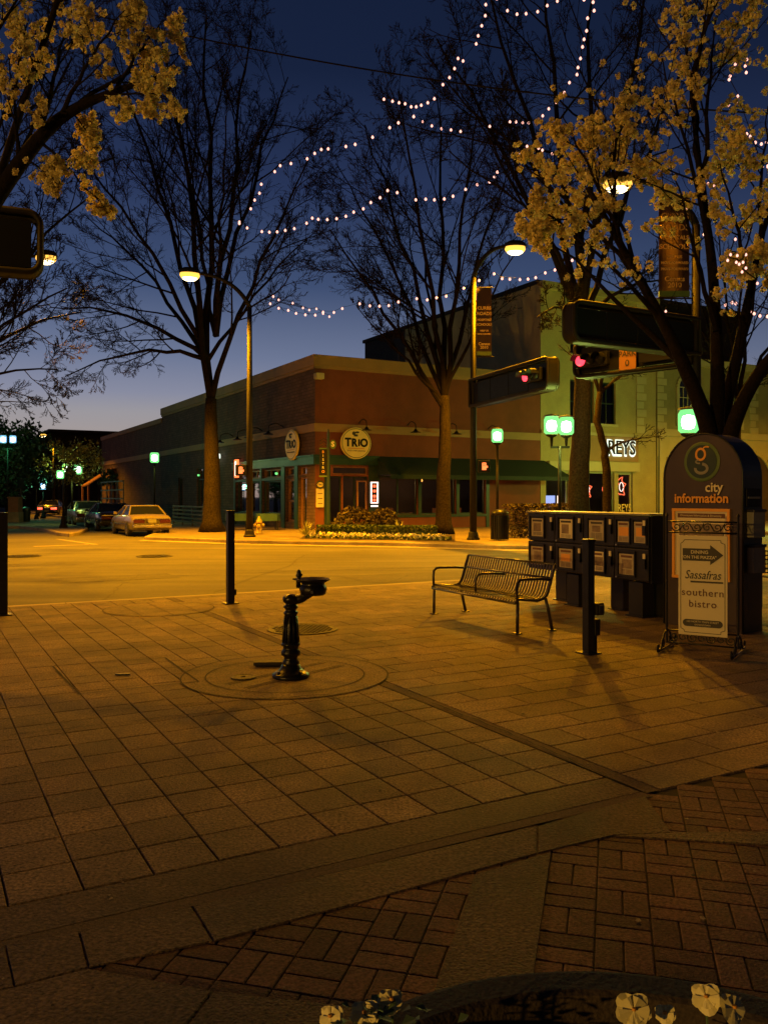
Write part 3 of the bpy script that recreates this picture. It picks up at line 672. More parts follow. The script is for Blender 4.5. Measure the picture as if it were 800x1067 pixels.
ped_lamp((15.2, 40.0, 0.08), 3.5, [(0,0,0)], 'unseen green lantern added behind the kiosk to light the pale shop', hs=1.0, power=1500)  # added out of sight to turn the shop front green
ped_lamp((18.4, 43.0, 0.08), 3.5, [(0,0,0)], 'unseen green lantern added behind the kiosk to light the ground arches', hs=1.0, power=420)  # another added lantern, unseen, brightens the arches
ped_lamp((25.0, 45.0, 0.08), 3.7, [(0,0,0)], 'unseen green lantern added beyond the right edge to light the arcade building', hs=1.0, power=420)  # added off frame for more green light on the arcade wall
b = G(518,563); ped_lamp((b.x,b.y,0.08), 1.63+69/F*b.y, [(0,0,0)], 'single green glowing lantern beside the trash can under the middle signal arm', hs=1.0, power=0)
ped_lamp(((583-400)/F*25, 25, 0.08), 1.63+82/F*25, [(-0.24,0,0),(0.26,0.3,0)], 'twin green glowing lantern in front of the pale shop with the lit sign', hs=1.05, power=260)
ped_lamp(((161-400)/F*50, 50, 0.08), 1.63+45/F*50, [(0,0,0)], 'single green glowing lantern beyond the parked cars by the long wall', hs=1.2, power=60)
ped_lamp(((66-400)/F*41, 41, 0.08), 1.63+26/F*41, [(-0.15,0,0)], 'lantern on the traffic island left of the parked cars, low single head', hs=0.8, power=0)
ped_lamp(((75-400)/F*46, 46, 0.08), 1.63+33/F*46, [(-0.28,0,0),(0.2,0.3,0)], 'twin lantern glowing inside the small spring tree left of the parked cars', hs=1.1, power=90)
ped_lamp(((45-400)/F*62, 62, 0.0), 1.63+14/F*62, [(0,0,0)], 'small bluish white lantern standing between the two trees far left', mt='pedlensb', hs=0.9, power=60, col=(0.2,1,0.5))
ped_lamp(((8-400)/F*56, 56, 0.0), 1.63+64/F*56, [(-0.3,0,0),(0.3,0.1,0)], 'bluish twin lantern shining in the dark evergreen at the left edge', mt='pedlensb', hs=1.0, power=110, col=(0.1,1,0.35))

# ---------------------------------------------------------------- corner building (signs read TRIO)
CB = Vector((-3.1, 38.0, 0))
bld = thing('corner_building', 'low red and brown corner building with green storefront, cream bands and a long side wall', 'building', CB, TH)
def facade(name, amap, length, z0, z1, ops, mt, depth=0.25, parent=bld, a_start=0.0):
    xs = sorted(set([a_start, length] + [o[0] for o in ops] + [o[1] for o in ops])); zs = sorted(set([z0, z1] + [o[2] for o in ops] + [o[3] for o in ops]))
    m = MB()
    for i in range(len(xs)-1):
        for j in range(len(zs)-1):
            cx, cz = (xs[i]+xs[i+1])/2, (zs[j]+zs[j+1])/2
            if any(o[0] < cx < o[1] and o[2] < cz < o[3] for o in ops): continue
            m.quad(amap(xs[i],0,zs[j]), amap(xs[i+1],0,zs[j]), amap(xs[i+1],0,zs[j+1]), amap(xs[i],0,zs[j+1]))
    for (a,b,c,d) in [o[:4] for o in ops]:
        m.quad(amap(a,0,c),amap(a,depth,c),amap(a,depth,d),amap(a,0,d)); m.quad(amap(b,0,d),amap(b,depth,d),amap(b,depth,c),amap(b,0,c))
        m.quad(amap(a,0,d),amap(a,depth,d),amap(b,depth,d),amap(b,0,d)); m.quad(amap(a,0,c),amap(b,0,c),amap(b,depth,c),amap(a,depth,c))
    return m.build(name, mt, parent)
FR = lambda a, d, z: (a, d, z)          # right facade: a along the front, d inward
FL = lambda a, d, z: (d, a, z)          # left facade
def abox(m, amap, a0, a1, d0, d1, z0, z1):
    p, q = Vector(amap(a0,d0,z0)), Vector(amap(a1,d1,z1)); c = (p+q)/2; s = q-p
    m.box(c, (abs(s.x), abs(s.y), abs(s.z))); return m
def window(amap, a0, a1, z0, z1, parent, fm, depth=0.12, mull=(), trans=(), name='window', pane='glass', fw=0.06):
    m = MB()
    abox(m, amap, a0, a1, depth, depth+0.08, z0, z0+fw); abox(m, amap, a0, a1, depth, depth+0.08, z1-fw, z1)
    abox(m, amap, a0, a0+fw, depth, depth+0.08, z0+fw, z1-fw); abox(m, amap, a1-fw, a1, depth, depth+0.08, z0+fw, z1-fw)
    for x in mull: abox(m, amap, x-fw/2, x+fw/2, depth+0.005, depth+0.075, z0+fw, z1-fw)
    for z in trans: abox(m, amap, a0+fw, a1-fw, depth+0.01, depth+0.07, z-fw/2, z+fw/2)
    w = m.build(name, fm, parent)
    g = MB(); g.quad(amap(a0,depth+0.05,z0), amap(a1,depth+0.05,z0), amap(a1,depth+0.05,z1), amap(a0,depth+0.05,z1)); g.build('pane', M[pane], w)
    return w
ZT, ZL = 7.95, 7.3
ops_r = [(0.75,1.35,0.1,2.55),(1.4,2.7,0.55,2.55),(0.9,2.7,2.62,3.0),(3.3,5.4,0.75,2.9),(5.6,7.6,0.75,2.9),(7.8,9.4,0.75,2.9)]
facade('front_wall', FR, 12.9, 0, ZT, ops_r, M['stucco'])
ops_l = [(0.95,1.85,0.1,2.5),(0.95,1.85,2.62,3.0),(2.35,3.4,0.4,2.45),(2.35,3.4,2.62,3.0),(4.0,6.6,0.75,2.4),(4.0,6.6,2.55,3.0),(6.9,8.6,0.75,2.4),(6.9,8.6,2.55,3.0),(8.9,10.7,0.75,2.9),(16.5,18.3,0.7,3.4),(21.5,22.6,0.2,2.9)]
facade('side_wall', FL, 27.0, 0, ZT, ops_l, M['brownwall'])
facade('rear_side_wall', lambda a, d, z: (d+0.02, a, z), 50.0, 0, ZL, [(43.5,45.5,0.1,3.2)], M['brownwall'], a_start=27.0)
m = MB(); m.box((6.45,13.5,ZT-0.5),(12.7,26.8,0.1)); m.box((6.45,38.5,ZL-0.5),(12.7,22.8,0.1)); m.quad((12.9,0,0),(12.9,50,0),(12.9,50,ZL),(12.9,0,ZL)); m.quad((12.9,50,0),(0,50,0),(0,50,ZL),(12.9,50,ZL)); m.box((6.45,27.0,ZT-0.4),(12.85,0.2,0.75))
m.build('roof', M['darkbld'], bld)
m = MB(); abox(m, FR, -0.12, 12.9, -0.12, 0.2, ZT-0.42, ZT+0.06); abox(m, FR, -0.06, 12.9, -0.06, 0.1, ZT-0.55, ZT-0.42)
abox(m, FL, -0.12+0.32, 27.0, -0.12, 0.2, ZT-0.42, ZT+0.057); abox(m, FL, -0.055, 27.0, -0.06, 0.1, ZT-0.55, ZT-0.423); abox(m, FL, 27.003, 50, -0.08, 0.2, ZL-0.3, ZL+0.04)
m.build('cornice', M['cornice'], bld)
m = MB(); abox(m, FR, -0.07, 12.9, -0.07, 0.0, 4.55, 4.92); abox(m, FL, 0.0, 50, -0.068, 0.0, 4.553, 4.917)
m.build('band_course', M['cornice'], bld)
m = MB(); abox(m, FR, -0.14, 3.2, -0.14, -0.0, 3.06, 3.42); abox(m, FL, 0.0, 11.0, -0.138, 0.0, 3.063, 3.417); abox(m, FR, -0.18, 3.2, -0.2, -0.0, 3.42, 3.5); abox(m, FL, 0.0, 11.0, -0.198, 0.0, 3.423, 3.497)
m.build('green_fascia', M['greenpaint'], bld)
m = MB(); abox(m, FL, 3.5, 3.95, -0.05, 0.0, 0.05, 3.06); abox(m, FL, 1.9, 2.3, -0.05, 0.0, 0.05, 3.06); abox(m, FL, 10.75, 11.0, -0.05, 0, 0.05, 3.06); abox(m, FL, 6.62, 6.88, -0.05, 0, 0.05, 3.06)
abox(m, FL, 3.95, 10.75, -0.04, 0.0, 2.42, 2.54); abox(m, FL, 3.95, 10.75, -0.06, 0.0, 0.6, 0.74)
m.build('green_pilasters', M['greenpaint'], bld)
m = MB(); abox(m, FR, 0.45, 0.74, -0.04, 0, 0.05, 3.06); abox(m, FR, 2.71, 3.29, -0.04, 0, 0.05, 3.06); abox(m, FR, 5.41,5.59,-0.04,0,0.75,3.0); abox(m, FR, 7.61,7.79,-0.04,0,0.75,3.0); abox(m, FR, 9.41,9.6,-0.04,0,0.05,3.0); abox(m, FR, 3.29,9.41,-0.04,0,0.62,0.745)
m.build('storefront_frame', M['darkgreen'], bld)
window(FR, 0.75,1.35,0.1,2.55, bld, M['darkgreen'], name='door'); window(FR, 1.4,2.7,0.55,2.55, bld, M['darkgreen'], mull=(2.05,)); window(FR,0.9,2.7,2.62,3.0, bld, M['wood'])
window(FR, 2.12,2.62,0.2,2.35, bld, M['wood'], depth=-0.02, name='door')
for a, b in ((3.3,5.4),(5.6,7.6),(7.8,9.4)): window(FR, a, b, 0.75, 2.9, bld, M['darkgreen'], trans=(2.55,), mull=((a+b)/2,) if a < 4 else ())
window(FL, 0.95,1.85,0.1,2.5, bld, M['wood'], name='door'); window(FL, 0.95,1.85,2.62,3.0, bld, M['wood']); window(FL, 2.35,3.4,0.4,2.45, bld, M['wood'], trans=(1.4,), fw=0.1); window(FL,2.35,3.4,2.62,3.0, bld, M['wood'])
window(FL, 4.0,6.6,0.75,2.4, bld, M['greenpaint']); window(FL, 4.0,6.6,2.55,3.0, bld, M['wood'], mull=(4.87,5.73), fw=0.08)
window(FL, 6.9,8.6,0.75,2.4, bld, M['greenpaint']); window(FL, 6.9,8.6,2.55,3.0, bld, M['wood'], mull=(7.75,), fw=0.08); window(FL, 8.9,10.7,0.75,2.9, bld, M['greenpaint'])
window(FL, 16.5,18.3,0.7,3.4, bld, M['darkgreen'], mull=(17.4,), trans=(2.7,)); window(FL, 21.5,22.6,0.2,2.9, bld, M['darkgreen'], name='door')
window(lambda a,d,z: (d+0.02,a,z), 43.5,45.5,0.1,3.2, bld, M['wood'], name='door')
# posters in the side windows, interior
m = MB(); rr = random.Random(5)
for i in range(14):
    a = rr.uniform(4.15,6.2); z = rr.uniform(0.85,2.0); abox(m, FL, a, a+rr.uniform(0.15,0.3), 0.19, 0.2+i*0.002, z, z+rr.uniform(0.2,0.38))
for z in (0.6,1.0,1.65,2.05): abox(m, FL, 2.6, 3.15, 0.19, 0.205, z, z+0.3)
m.build('window_poster', M['paper'], bld)
m = MB(); m.quad((0.4,0.4,0.02),(12.8,0.4,0.02),(12.8,26,0.02),(0.4,26,0.02)); m.quad((0.3,5.2,0),(12.8,5.2,0),(12.8,5.2,3.4),(0.3,5.2,3.4)); m.quad((0.3,0.3,3.4),(12.8,0.3,3.4),(12.8,26,3.4),(0.3,26,3.4)); m.quad((5.2,5.2,0),(5.2,26,0),(5.2,26,3.4),(5.2,5.2,3.4))
m.build('interior', M['interior'], bld)
m = MB()
for x,y in ((4.2,2.2),(6.2,2.6),(8.4,2.0),(1.9,5.0),(2.2,8.2)):
    m.lathe([(0.4,0.74),(0.4,0.78)],(x,y,0),14); m.lathe([(0.04,0),(0.04,0.74)],(x,y,0),8)
    for s_ in (-0.6,0.6): m.box((x+s_,y,0.45),(0.38,0.38,0.05)); m.box((x+s_*1.3,y,0.75),(0.04,0.36,0.55)); m.box((x+s_,y,0.22),(0.3,0.3,0.42))
m.build('dining_furniture', M['wood'], bld)
for x, y, z in ((4.6,3.0,2.4),(7.3,2.8,2.45),(3.0,7.0,2.4)):  # unseen lamps added to warm the shop interior
    MB().lathe([(0.05,-0.07),(0.09,0),(0.05,0.07)],(x,y,z),12).build('added_pendant_lamp', M['orangelamp'], bld)
    ld = bpy.data.lights.new('added_pendant_light', 'POINT'); ld.color = (1.0, 0.5, 0.18); ld.energy = 55; ld.shadow_soft_size = 0.1
    lo = bpy.data.objects.new('added_pendant_light', ld); C.objects.link(lo); lo.parent = bld; lo.location = (x, y, z-0.25)
# gooseneck lamps
def goose(a, amap, out, z=5.0, nm='gooseneck_lamp'):
    m = MB(); P = []
    for i in range(11):
        s = i/10; P.append(amap(a + 0.0, -0.03 - 0.75*out*s, z + 0.16*math.sin(PI*s*0.95) - 0.0))
    P.append(amap(a, -0.8*out, z-0.16)); P.append(amap(a,-0.8*out, z-0.24))
    h = m.tube(P, 0.022, 7).build(nm, M['iron'], bld, smooth=True)
    c = amap(a, -0.8*out, z-0.3)
    MB().lathe([(0.02,0.1),(0.06,0.06),(0.11,-0.02),(0.24,-0.06),(0.25,-0.08)], c, 16).build('shade', M['iron'], h)
for a in (2.2,4.8,7.1,9.5): goose(a, FR, 1)
for a in (11.1,8.2,6.5,3.7): goose(a, FL, 1)
# security light at the corner
m = MB().rbox((0.05,-0.32,7.0),(0.4,0.34,0.28),0.05); m.build('security_camera_box', M['creamlight'], bld)
MB().tube([(5.5,2,ZT-0.4),(5.5,2,ZT+1.0)],0.03,6).build('roof_antenna', M['iron'], bld)
MB().box((0.3,-0.02+0.0,0)).v if False else None
# awning over the front windows
aw = MB(); a0, a1 = 3.15, 13.9; seg = 14
for i in range(seg):
    x0, x1 = a0+(a1-a0)*i/seg, a0+(a1-a0)*(i+1)/seg; s0 = 0.02*(i % 2)
    z0_ = 3.5
    aw.quad((x0,-1.35,2.62),(x1,-1.35,2.62),(x1 if i<seg-1 else x1-0.9,-0.02,z0_),(x0,-0.02,z0_)); aw.quad((x0,-1.36,2.42),(x1,-1.36,2.42),(x1,-1.35,2.62),(x0,-1.35,2.62))
aw.tri((a0,-1.35,2.62),(a0,-0.02,3.5),(a0,-0.02,2.62)); aw.tri((a1,-1.35,2.62),(a1-0.9,-0.02,2.62),(a1-0.9,-0.02,3.5))
awo = aw.build('green_awning', M['awning'], bld)
m = MB()
for x in (a0+0.03,5.5,7.7,9.6,a1-1.0): m.tube([(x,-0.02,2.6),(x,-1.32,2.6)],0.02,5); m.tube([(x,-0.02,3.45),(x,-1.32,2.58)],0.02,5)
m.build('awning_frame', M['iron'], awo)
# round signs
def trio_sign(amap, a, z, xdir, lab):
    o = amap(a, -0.2, z); og = bld_world(o); rz = TH + math.atan2(xdir[1], xdir[0])
    t = thing('round_sign', lab, 'shop sign', og, rz, 'round restaurant signs')
    Mz = Matrix.Rotation(PI/2, 4, 'X')
    MB().lathe([(0.76,-0.06),(0.78,-0.04),(0.78,0.03),(0.74,0.05)], n=40, M=Mz @ Matrix.Diagonal((1.0,0.93,1,1))).build('disc', M['signcream'], t)
    m = MB(); n = 48
    for j in range(n):
        q = [Mz @ Vector((r*math.cos(b), 0.93*r*math.sin(b), 0.056)) for r, b in ((0.70,2*PI*j/n),(0.73,2*PI*j/n),(0.73,2*PI*(j+1)/n),(0.70,2*PI*(j+1)/n))]; m.quad(*q)
    m.build('border', M['signgreen'], t)
    for x, s, dz in ((-0.42,0.52,0),(-0.1,0.5,-0.01),(0.14,0.44,0.0),(0.40,0.52,-0.01)):
        text_mesh('lettering', {-0.42:'T',-0.1:'R',0.14:'i',0.40:'O'}[x], s, M['black'], t, frame_M((x,-0.058,0.02+dz),(1,0,0)), 0.008, bold=0.022, xs=0.95)
    MB().box((0,-0.06,-0.24),(0.82,0.01,0.035)).build('underline', M['orange'], t)
    text_mesh('tagline', 'brick oven pizzeria', 0.12, M['inkbrown'], t, frame_M((0,-0.058,-0.34),(1,0,0)), 0.003)
    m = MB(); m.lathe([(0.09,0),(0.09,0.01)], n=14, M=Matrix.Translation((-0.12,-0.056,0.45)) @ Mz); m.lathe([(0.08,0),(0.08,0.01)], n=14, M=Matrix.Translation((0.05,-0.0565,0.5)) @ Mz @ Matrix.Diagonal((1.3,0.6,1,1))); m.box((-0.02,-0.06,0.36),(0.2,0.008,0.1))
    m.build('emblem', M['ink'], t)
def bld_world(p): return CB + U*p[0] + V*p[1] + Vector((0,0,p[2]))
trio_sign(FR, 1.95, 4.06, (1,0), 'round cream TRIO sign on the red front wall under a gooseneck lamp')
trio_sign(FL, 2.2, 4.05, (0,-1), 'round cream TRIO sign on the brown side wall, seen at an angle')
# menu board on the corner pillar
o = bld_world((0.22,-0.05,1.65)); t = thing('menu_board', 'cream menu board with a round black top on the red corner pillar', 'menu board', o, TH)
MB().rbox((0,0,-0.1),(0.38,0.04,0.85),0.01).build('board', M['paperc'], t)
MB().lathe([(0.2,0),(0.2,0.05)], n=24, M=Matrix.Translation((0,0.02,0.5)) @ Matrix.Rotation(PI/2,4,'X')).build('round_top', M['ink'], t)
MB().lathe([(0.15,0),(0.15,0.01)], n=24, M=Matrix.Translation((0,-0.032,0.5)) @ Matrix.Rotation(PI/2,4,'X') @ Matrix.Diagonal((1,0.7,1,1))).build('oval', M['signcream'], t)
text_mesh('lettering', 'TRIO', 0.12, M['ink'], t, frame_M((0,-0.045,0.5),(1,0,0)), 0.002, bold=0.004)
for z in (0.1,-0.12,-0.35): MB().box((0,-0.022,z),(0.24,0.004,0.03)).build('menu_line', M['inkbrown'], t)
# neon sign in the front window
o = bld_world((2.97,-0.12,1.75)); t = thing('neon_sign', 'small lit red and white neon sign beside the front awning', 'neon sign', o, TH)
m = MB()
for a,b,c,d in ((-0.17,-0.17,-0.42,0.5),(0.17,0.17,-0.42,0.5)): m.box((a,0,0.04),(0.05,0.04,0.96))
m.box((0,0,0.52),(0.39,0.04,0.05)); m.box((0,0,-0.43),(0.39,0.04,0.05)); m.box((0,0,-0.58),(0.36,0.04,0.07)); m.build('tube', M['neonwhite'], t)
for z in (0.35,0.12,-0.12,-0.3): MB().box((0,0,z),(0.14,0.03,0.12)).build('letter', M['neonred'], t)
MB().box((0,0.03,0.0),(0.4,0.02,1.25)).build('backing', M['black'], t)
# small items: wall lamp glow in the side wall and lit sign behind the pole
o = bld_world((-0.25,9.9,3.15)); t = thing('lit_blade_sign', 'small glowing red and yellow sign on the side wall left of the tall pole', 'lit sign', o, TH)
MB().rbox((0,0,0),(0.12,0.5,1.0),0.04).build('box', M['hand'], t); MB().rbox((0,0,0),(0.16,0.2,0.8),0.03).build('core', M['neonwhite'], t); MB().box((0.15,0,0.55),(0.4,0.04,0.04)).build('bracket', M['iron'], t)
for a, z in ((17.3,2.95),(4.2,2.75)):
    o = bld_world((-0.18,a,z)); t = thing('wall_light', 'small greenish wall light over the %s of the long side wall' % ('far window' if a > 10 else 'near shop window'), 'wall light', o, TH)
    MB().lathe([(0.05,-0.06),(0.08,0),(0.06,0.05)], n=12).build('globe', M['pedlens'], t, smooth=True); MB().box((0.09,0,0.03),(0.14,0.05,0.05)).build('bracket', M['iron'], t)
o = bld_world((-0.3,13.2,4.0)); t = thing('lit_script_sign', 'small pale lit sign on the side wall behind the big bare trunk', 'lit sign', o, TH)
text_mesh('lettering', 'open', 0.6, M['halo'], t, frame_M((0,0,0),(0,-1,0)), 0.02); MB().box((0.15,0,0),(0.28,0.04,0.04)).build('bracket', M['iron'], t)
# side entrance with reddish awning, plants, steps far down the side wall
o = bld_world((-1.1,44.5,0)); t = thing('entrance_canopy', 'reddish sloping entrance canopy on posts at the far end of the side wall', 'canopy', o, TH)
m = MB(); m.quad((-1.4,-1.6,2.6),(-1.4,1.6,2.6),(1.0,1.6,4.2),(1.0,-1.6,4.2)); m.quad((-1.4,1.6,2.52),(-1.4,-1.6,2.52),(1.0,-1.6,4.12),(1.0,1.6,4.12)); m.build('canopy', M['farbrick'], t)
for y in (-1.5,1.5): MB().box((-1.3,y,1.3),(0.14,0.14,2.6)).build('post', M['wood'], t)
# blade sign on its own pole in front of the corner
p = W(342,550,36.4); t = thing('blade_sign', 'green and black hanging blade sign with scrollwork on a slim pole before the corner', 'blade sign', (p.x,p.y,0.08))
zt = W(342,453,36.4).z - 0.08
MB().tube([(0,0,0),(0,0,zt)],0.06,8).lathe([(0.07,0),(0.02,0.25)],(0,0,zt),8).build('pole', M['darkgreen'], t)
pz0 = W(342,495,36.4).z-0.08; pz1 = W(342,468,36.4).z-0.08
pn = MB().rbox((-0.22,0,(pz0+pz1)/2),(0.32,0.06,pz1-pz0),0.01).build('panel', M['black'], t)
for i, ch in enumerate('BISTRO'): text_mesh('letter', ch, 0.16, M['orange'] if i in (0,5) else M['letterwhite'], pn, frame_M((-0.22,-0.036,pz1-0.12-i*0.17),(1,0,0)), 0.003)
MB().box((-0.22,-0.002,pz0-0.05),(0.34,0.07,0.06)).box((-0.22,-0.002,pz1+0.03),(0.34,0.07,0.05)).build('green_edge', M['signgreen'], t)
m = MB()
for k in range(3):
    m.tube([(-0.05-0.0*k, 0, pz1+0.12+k*0.13),(-0.2,0,pz1+0.2+k*0.13),(-0.36,0,pz1+0.1+k*0.13)],0.015,5)
m.build('scroll', M['iron'], t)
r_ = MB().lathe([(0.2,0),(0.2,0.05)], n=20, M=Matrix.Translation((0.2,0.02,W(342,463,36.4).z-0.08)) @ Matrix.Rotation(PI/2,4,'X') @ Matrix.Diagonal((0.7,1,1,1))).build('round_plate', M['signgreen'], t)
text_mesh('letter', 'S', 0.3, M['letterwhite'], r_, frame_M((0.2,-0.036,W(342,463,36.4).z-0.08),(1,0,0)), 0.004, bold=0.008)

# ---------------------------------------------------------------- building with the lit sign, arcaded building, dark block behind
def local_fac(name, lab, s0, cat='building'):
    o = CB + U*s0; return thing(name, lab, cat, o, TH)
b2 = local_fac('shop_building', 'tall cream building with dark upper windows and a backlit shop sign over its door', 12.93)
L2 = 8.4
ops = [(0.35,1.9,0.6,2.85),(3.0,4.6,0.5,2.95),(4.75,5.2,0.5,2.95),(5.5,6.6,0.1,2.95),(2.0,3.7,5.6,7.9),(4.1,5.3,5.6,7.9),(2.0,3.7,9.3,11.2),(4.1,5.3,9.3,11.2)]
facade('wall', FR, L2, 0, 12.8, ops, M['cream'], parent=b2)
for (a,b,c,d) in ops[:3]: window(FR, a, b, c, d, b2, M['creamlight'], fw=0.07)
window(FR, *ops[3], b2, M['creamlight'], name='door', fw=0.12)
for (a,b,c,d) in ops[4:]: window(FR, a, b, c, d, b2, M['darkgreen'], mull=((a+b)/2,), trans=((c+d)/2,))
m = MB()
for (a,b,c,d) in ops[4:]: abox(m, FR, a-0.1, b+0.1, -0.1, 0, c-0.14, c)
abox(m, FR, -0.0, L2-1.6, -0.12, 0, 4.95, 5.1)
m.build('sill', M['creamlight'], b2)
m = MB(); abox(m, FR, 2.5, 6.9, -0.25, 0, 3.0, 3.5); abox(m, FR, 0.4, 2.4, -0.25, 0, 3.0, 3.48); m.build('awning_board', M['creamlight'], b2)
m = MB(); abox(m, FR, 2.45, 6.95, -0.08, 0, 3.55, 4.93); m.build('sign_band', M['cornice'], b2)
m = MB()
for i in range(16):
    w = 0.55 if i % 2 else 0.75; abox(m, FR, L2-1.55, L2-1.55+w, -0.06, 0, 5.2+i*0.46, 5.2+i*0.46+0.4)
m.build('quoins', M['creamlight'], b2)
m = MB(); abox(m, FR, -0.1, L2, -0.3, 0, 12.5, 12.9); m.quad((0,0,0),(0,14,0),(0,14,12.8),(0,0,12.8)); m.quad((0,0,12.7),(L2,0,12.7),(L2,14,12.7),(0,14,12.7)); m.quad((L2,0,0),(L2,14,0),(L2,14,12.8),(L2,0,12.8)); m.build('roof', M['cream'], b2)
m = MB(); m.quad((0.1,3,0),(L2,3,0),(L2,3,5),(0.1,3,5)); m.quad((0.1,0.3,3.6),(L2,0.3,3.6),(L2,3,3.6),(0.1,3,3.6)); m.quad((0.1,2.5,5.2),(L2,2.5,5.2),(L2,2.5,12.4),(0.1,2.5,12.4)); m.build('interior', M['interior'], b2)
def wpt(s0, a, d, z): return CB + U*(s0+a) + V*d + Vector((0,0,z))
o = wpt(12.93, 5.55, -0.2, 4.28); t = thing('shop_lettering', 'backlit REYS lettering above the pale awning board', 'shop sign', o, TH)
text_mesh('halo', 'REYS', 1.22, M['halo'], t, frame_M((0.03,0.06,-0.03),(1,0,0)), 0.01, bold=0.05, xs=0.82)
text_mesh('letters', 'REYS', 1.12, M['black'], t, frame_M((0,0.0,0.0),(1,0,0)), 0.03, bold=0.0, xs=0.86)
o = wpt(12.93, 6.05, 0.1, 0.95); t = thing('door_lettering', 'cream REYS lettering across the lower shop door glass', 'door sign', o, TH)
text_mesh('letters', 'REYS', 0.6, M['signcream'], t, frame_M((0,0,0),(1,0,0)), 0.006, bold=0.006, xs=0.8)
rr = random.Random(8)
for a, z, s_, nm in ((4.9,2.1,0.4,'left neon loop of the pale shop window'),(6.0,2.15,0.5,'curly neon sign in the glass of the pale shop door'),(3.5,2.0,0.45,'red neon bars in the pale shop window beside the big trunk')):
    o = wpt(12.93, a, 0.3, z); t = thing('neon_sign', nm, 'neon sign', o, TH); m = MB(); P = []
    for i in range(26): q = i/25*2*PI; P.append((s_*0.55*math.cos(q*1.0)+0.1*math.sin(5*q), 0, s_*math.sin(q)*0.95+0.08*math.cos(4*q)))
    m.tube(P, 0.03, 5); m.tube([(-s_*.5,0,-s_),(-s_*.5,0,s_)],0.03,5); m.build('tube', M['neonred'], t)
    MB().tube([(s_*0.3*math.cos(i*.5), -0.02, s_*0.5*math.sin(i*.5)) for i in range(13)],0.022,5).build('inner_tube', M['neonwhite'], t)
o = wpt(12.93, 1.0, 0.6, 1.35); t = thing('television', 'blue lit television screen inside the pale shop window', 'television', o, TH)
MB().rbox((0,0,0),(0.95,0.1,0.75),0.02).build('case', M['black'], t); MB().box((-0.0,-0.055,0),(0.85,0.01,0.62)).build('screen', M['screen'], t); MB().box((0,0.05,-0.6),(0.1,0.05,0.6)).build('stand', M['black'], t)
o = wpt(12.93, 1.68, 0.6, 1.35); t = thing('television', 'narrow second screen right of the wide blue television', 'television', o, TH)
MB().rbox((0,0,0),(0.32,0.1,0.75),0.02).build('case', M['black'], t); MB().box((0,-0.055,0),(0.2,0.01,0.62)).build('screen', M['neonwhite'], t); MB().box((0,0.05,-0.6),(0.1,0.05,0.6)).build('stand', M['black'], t)

b3 = local_fac('arcade_building', 'pale green stucco building with tall arched windows and ground floor arches at right', 21.4)
L3 = 26
def arch_pts(cx, w, z0, zs, n=12):
    pts = [(cx-w/2, z0), (cx+w/2, z0)]
    for i in range(n+1): a = PI*i/n; pts.append((cx + w/2*math.cos(a), zs + w/2*math.sin(a)))
    return pts
m = MB(); m.quad((0,0,0),(L3,0,0),(L3,0,9.6),(0,0,9.6)); m.quad((0,0,9.6),(L3,0,9.6),(L3,12,9.6),(0,12,9.6)); m.quad((0,0,0),(0,12,0),(0,12,9.6),(0,0,9.6)); m.build('wall', M['tan'], b3)
m = MB(); abox(m, FR, 0, L3, -0.15, 0, 5.1, 5.5); abox(m, FR, 0, L3, -0.2, 0, 9.3, 9.75); abox(m, FR, 0, L3, -0.04, 0.0, 3.9, 5.1)
for i in range(9): w = 0.5 if i % 2 else 0.75; abox(m, FR, 0.0, w, -0.06, 0, 5.5+i*0.42, 5.5+i*0.42+0.37)
for c in (0.35, 5.2, 10.6, 16.0): abox(m, FR, c-0.25, c+0.25, -0.14, 0, 0, 5.1)
for i in range(9): w = 0.5 if i % 2 else 0.75; abox(m, FR, 8.0, 8.0+w, -0.06, 0, 5.5+i*0.42, 5.5+i*0.42+0.37)
m.build('trim', M['creamlight'], b3)
for cx in (2.3, 6.6, 12.0, 17.0):
    def strip(pts, th, d0): 
        mm = MB(); k = len(pts)
        for i in range(k-1):
            (x0,z0_),(x1,z1_) = pts[i], pts[i+1]; dx, dz = x1-x0, z1_-z0_; l = math.hypot(dx,dz) or 1; nx, nz = dz/l*th, -dx/l*th
            mm.quad((x0,d0,z0_),(x1,d0,z1_),(x1+nx,d0,z1_+nz),(x0+nx,d0,z0_+nz)); mm.quad((x0,d0,z0_),(x0,d0+0.1,z0_),(x1,d0+0.1,z1_),(x1,d0,z1_)); mm.quad((x0+nx,d0,z0_+nz),(x1+nx,d0,z1_+nz),(x1+nx,d0+0.1,z1_+nz),(x0+nx,d0+0.1,z0_+nz))
        return mm
    ap = arch_pts(cx, 1.1, 5.7, 8.0)
    w = strip(ap[1:]+[ap[0]], 0.2, -0.1).build('arched_window', M['creamlight'], b3)
    g = MB(); g.v = [(x,-0.02,z) for x, z in ap]; g.f = [tuple(range(len(ap)))]; g.build('pane', M['carglass'], w)
    mm = MB()
    for x in (cx-0.18, cx+0.18): mm.box((x,-0.04,6.85),(0.04,0.03,2.3))
    for z in (6.2,6.8,7.4,8.0): mm.box((cx,-0.045,z),(1.05,0.03,0.04))
    mm.build('muntins', M['creamlight'], w)
for cx, wd in ((2.8, 3.6), (7.9, 4.2), (13.3, 4.2)):
    ap = arch_pts(cx, wd, 0.05, 2.2); w = strip(ap[1:]+[ap[0]], 0.22, -0.13).build('ground_arch', M['creamlight'], b3)
    g = MB(); g.v = [(x,-0.05,z) for x, z in ap]; g.f = [tuple(range(len(ap)))]; g.build('opening', M['interior'], w)
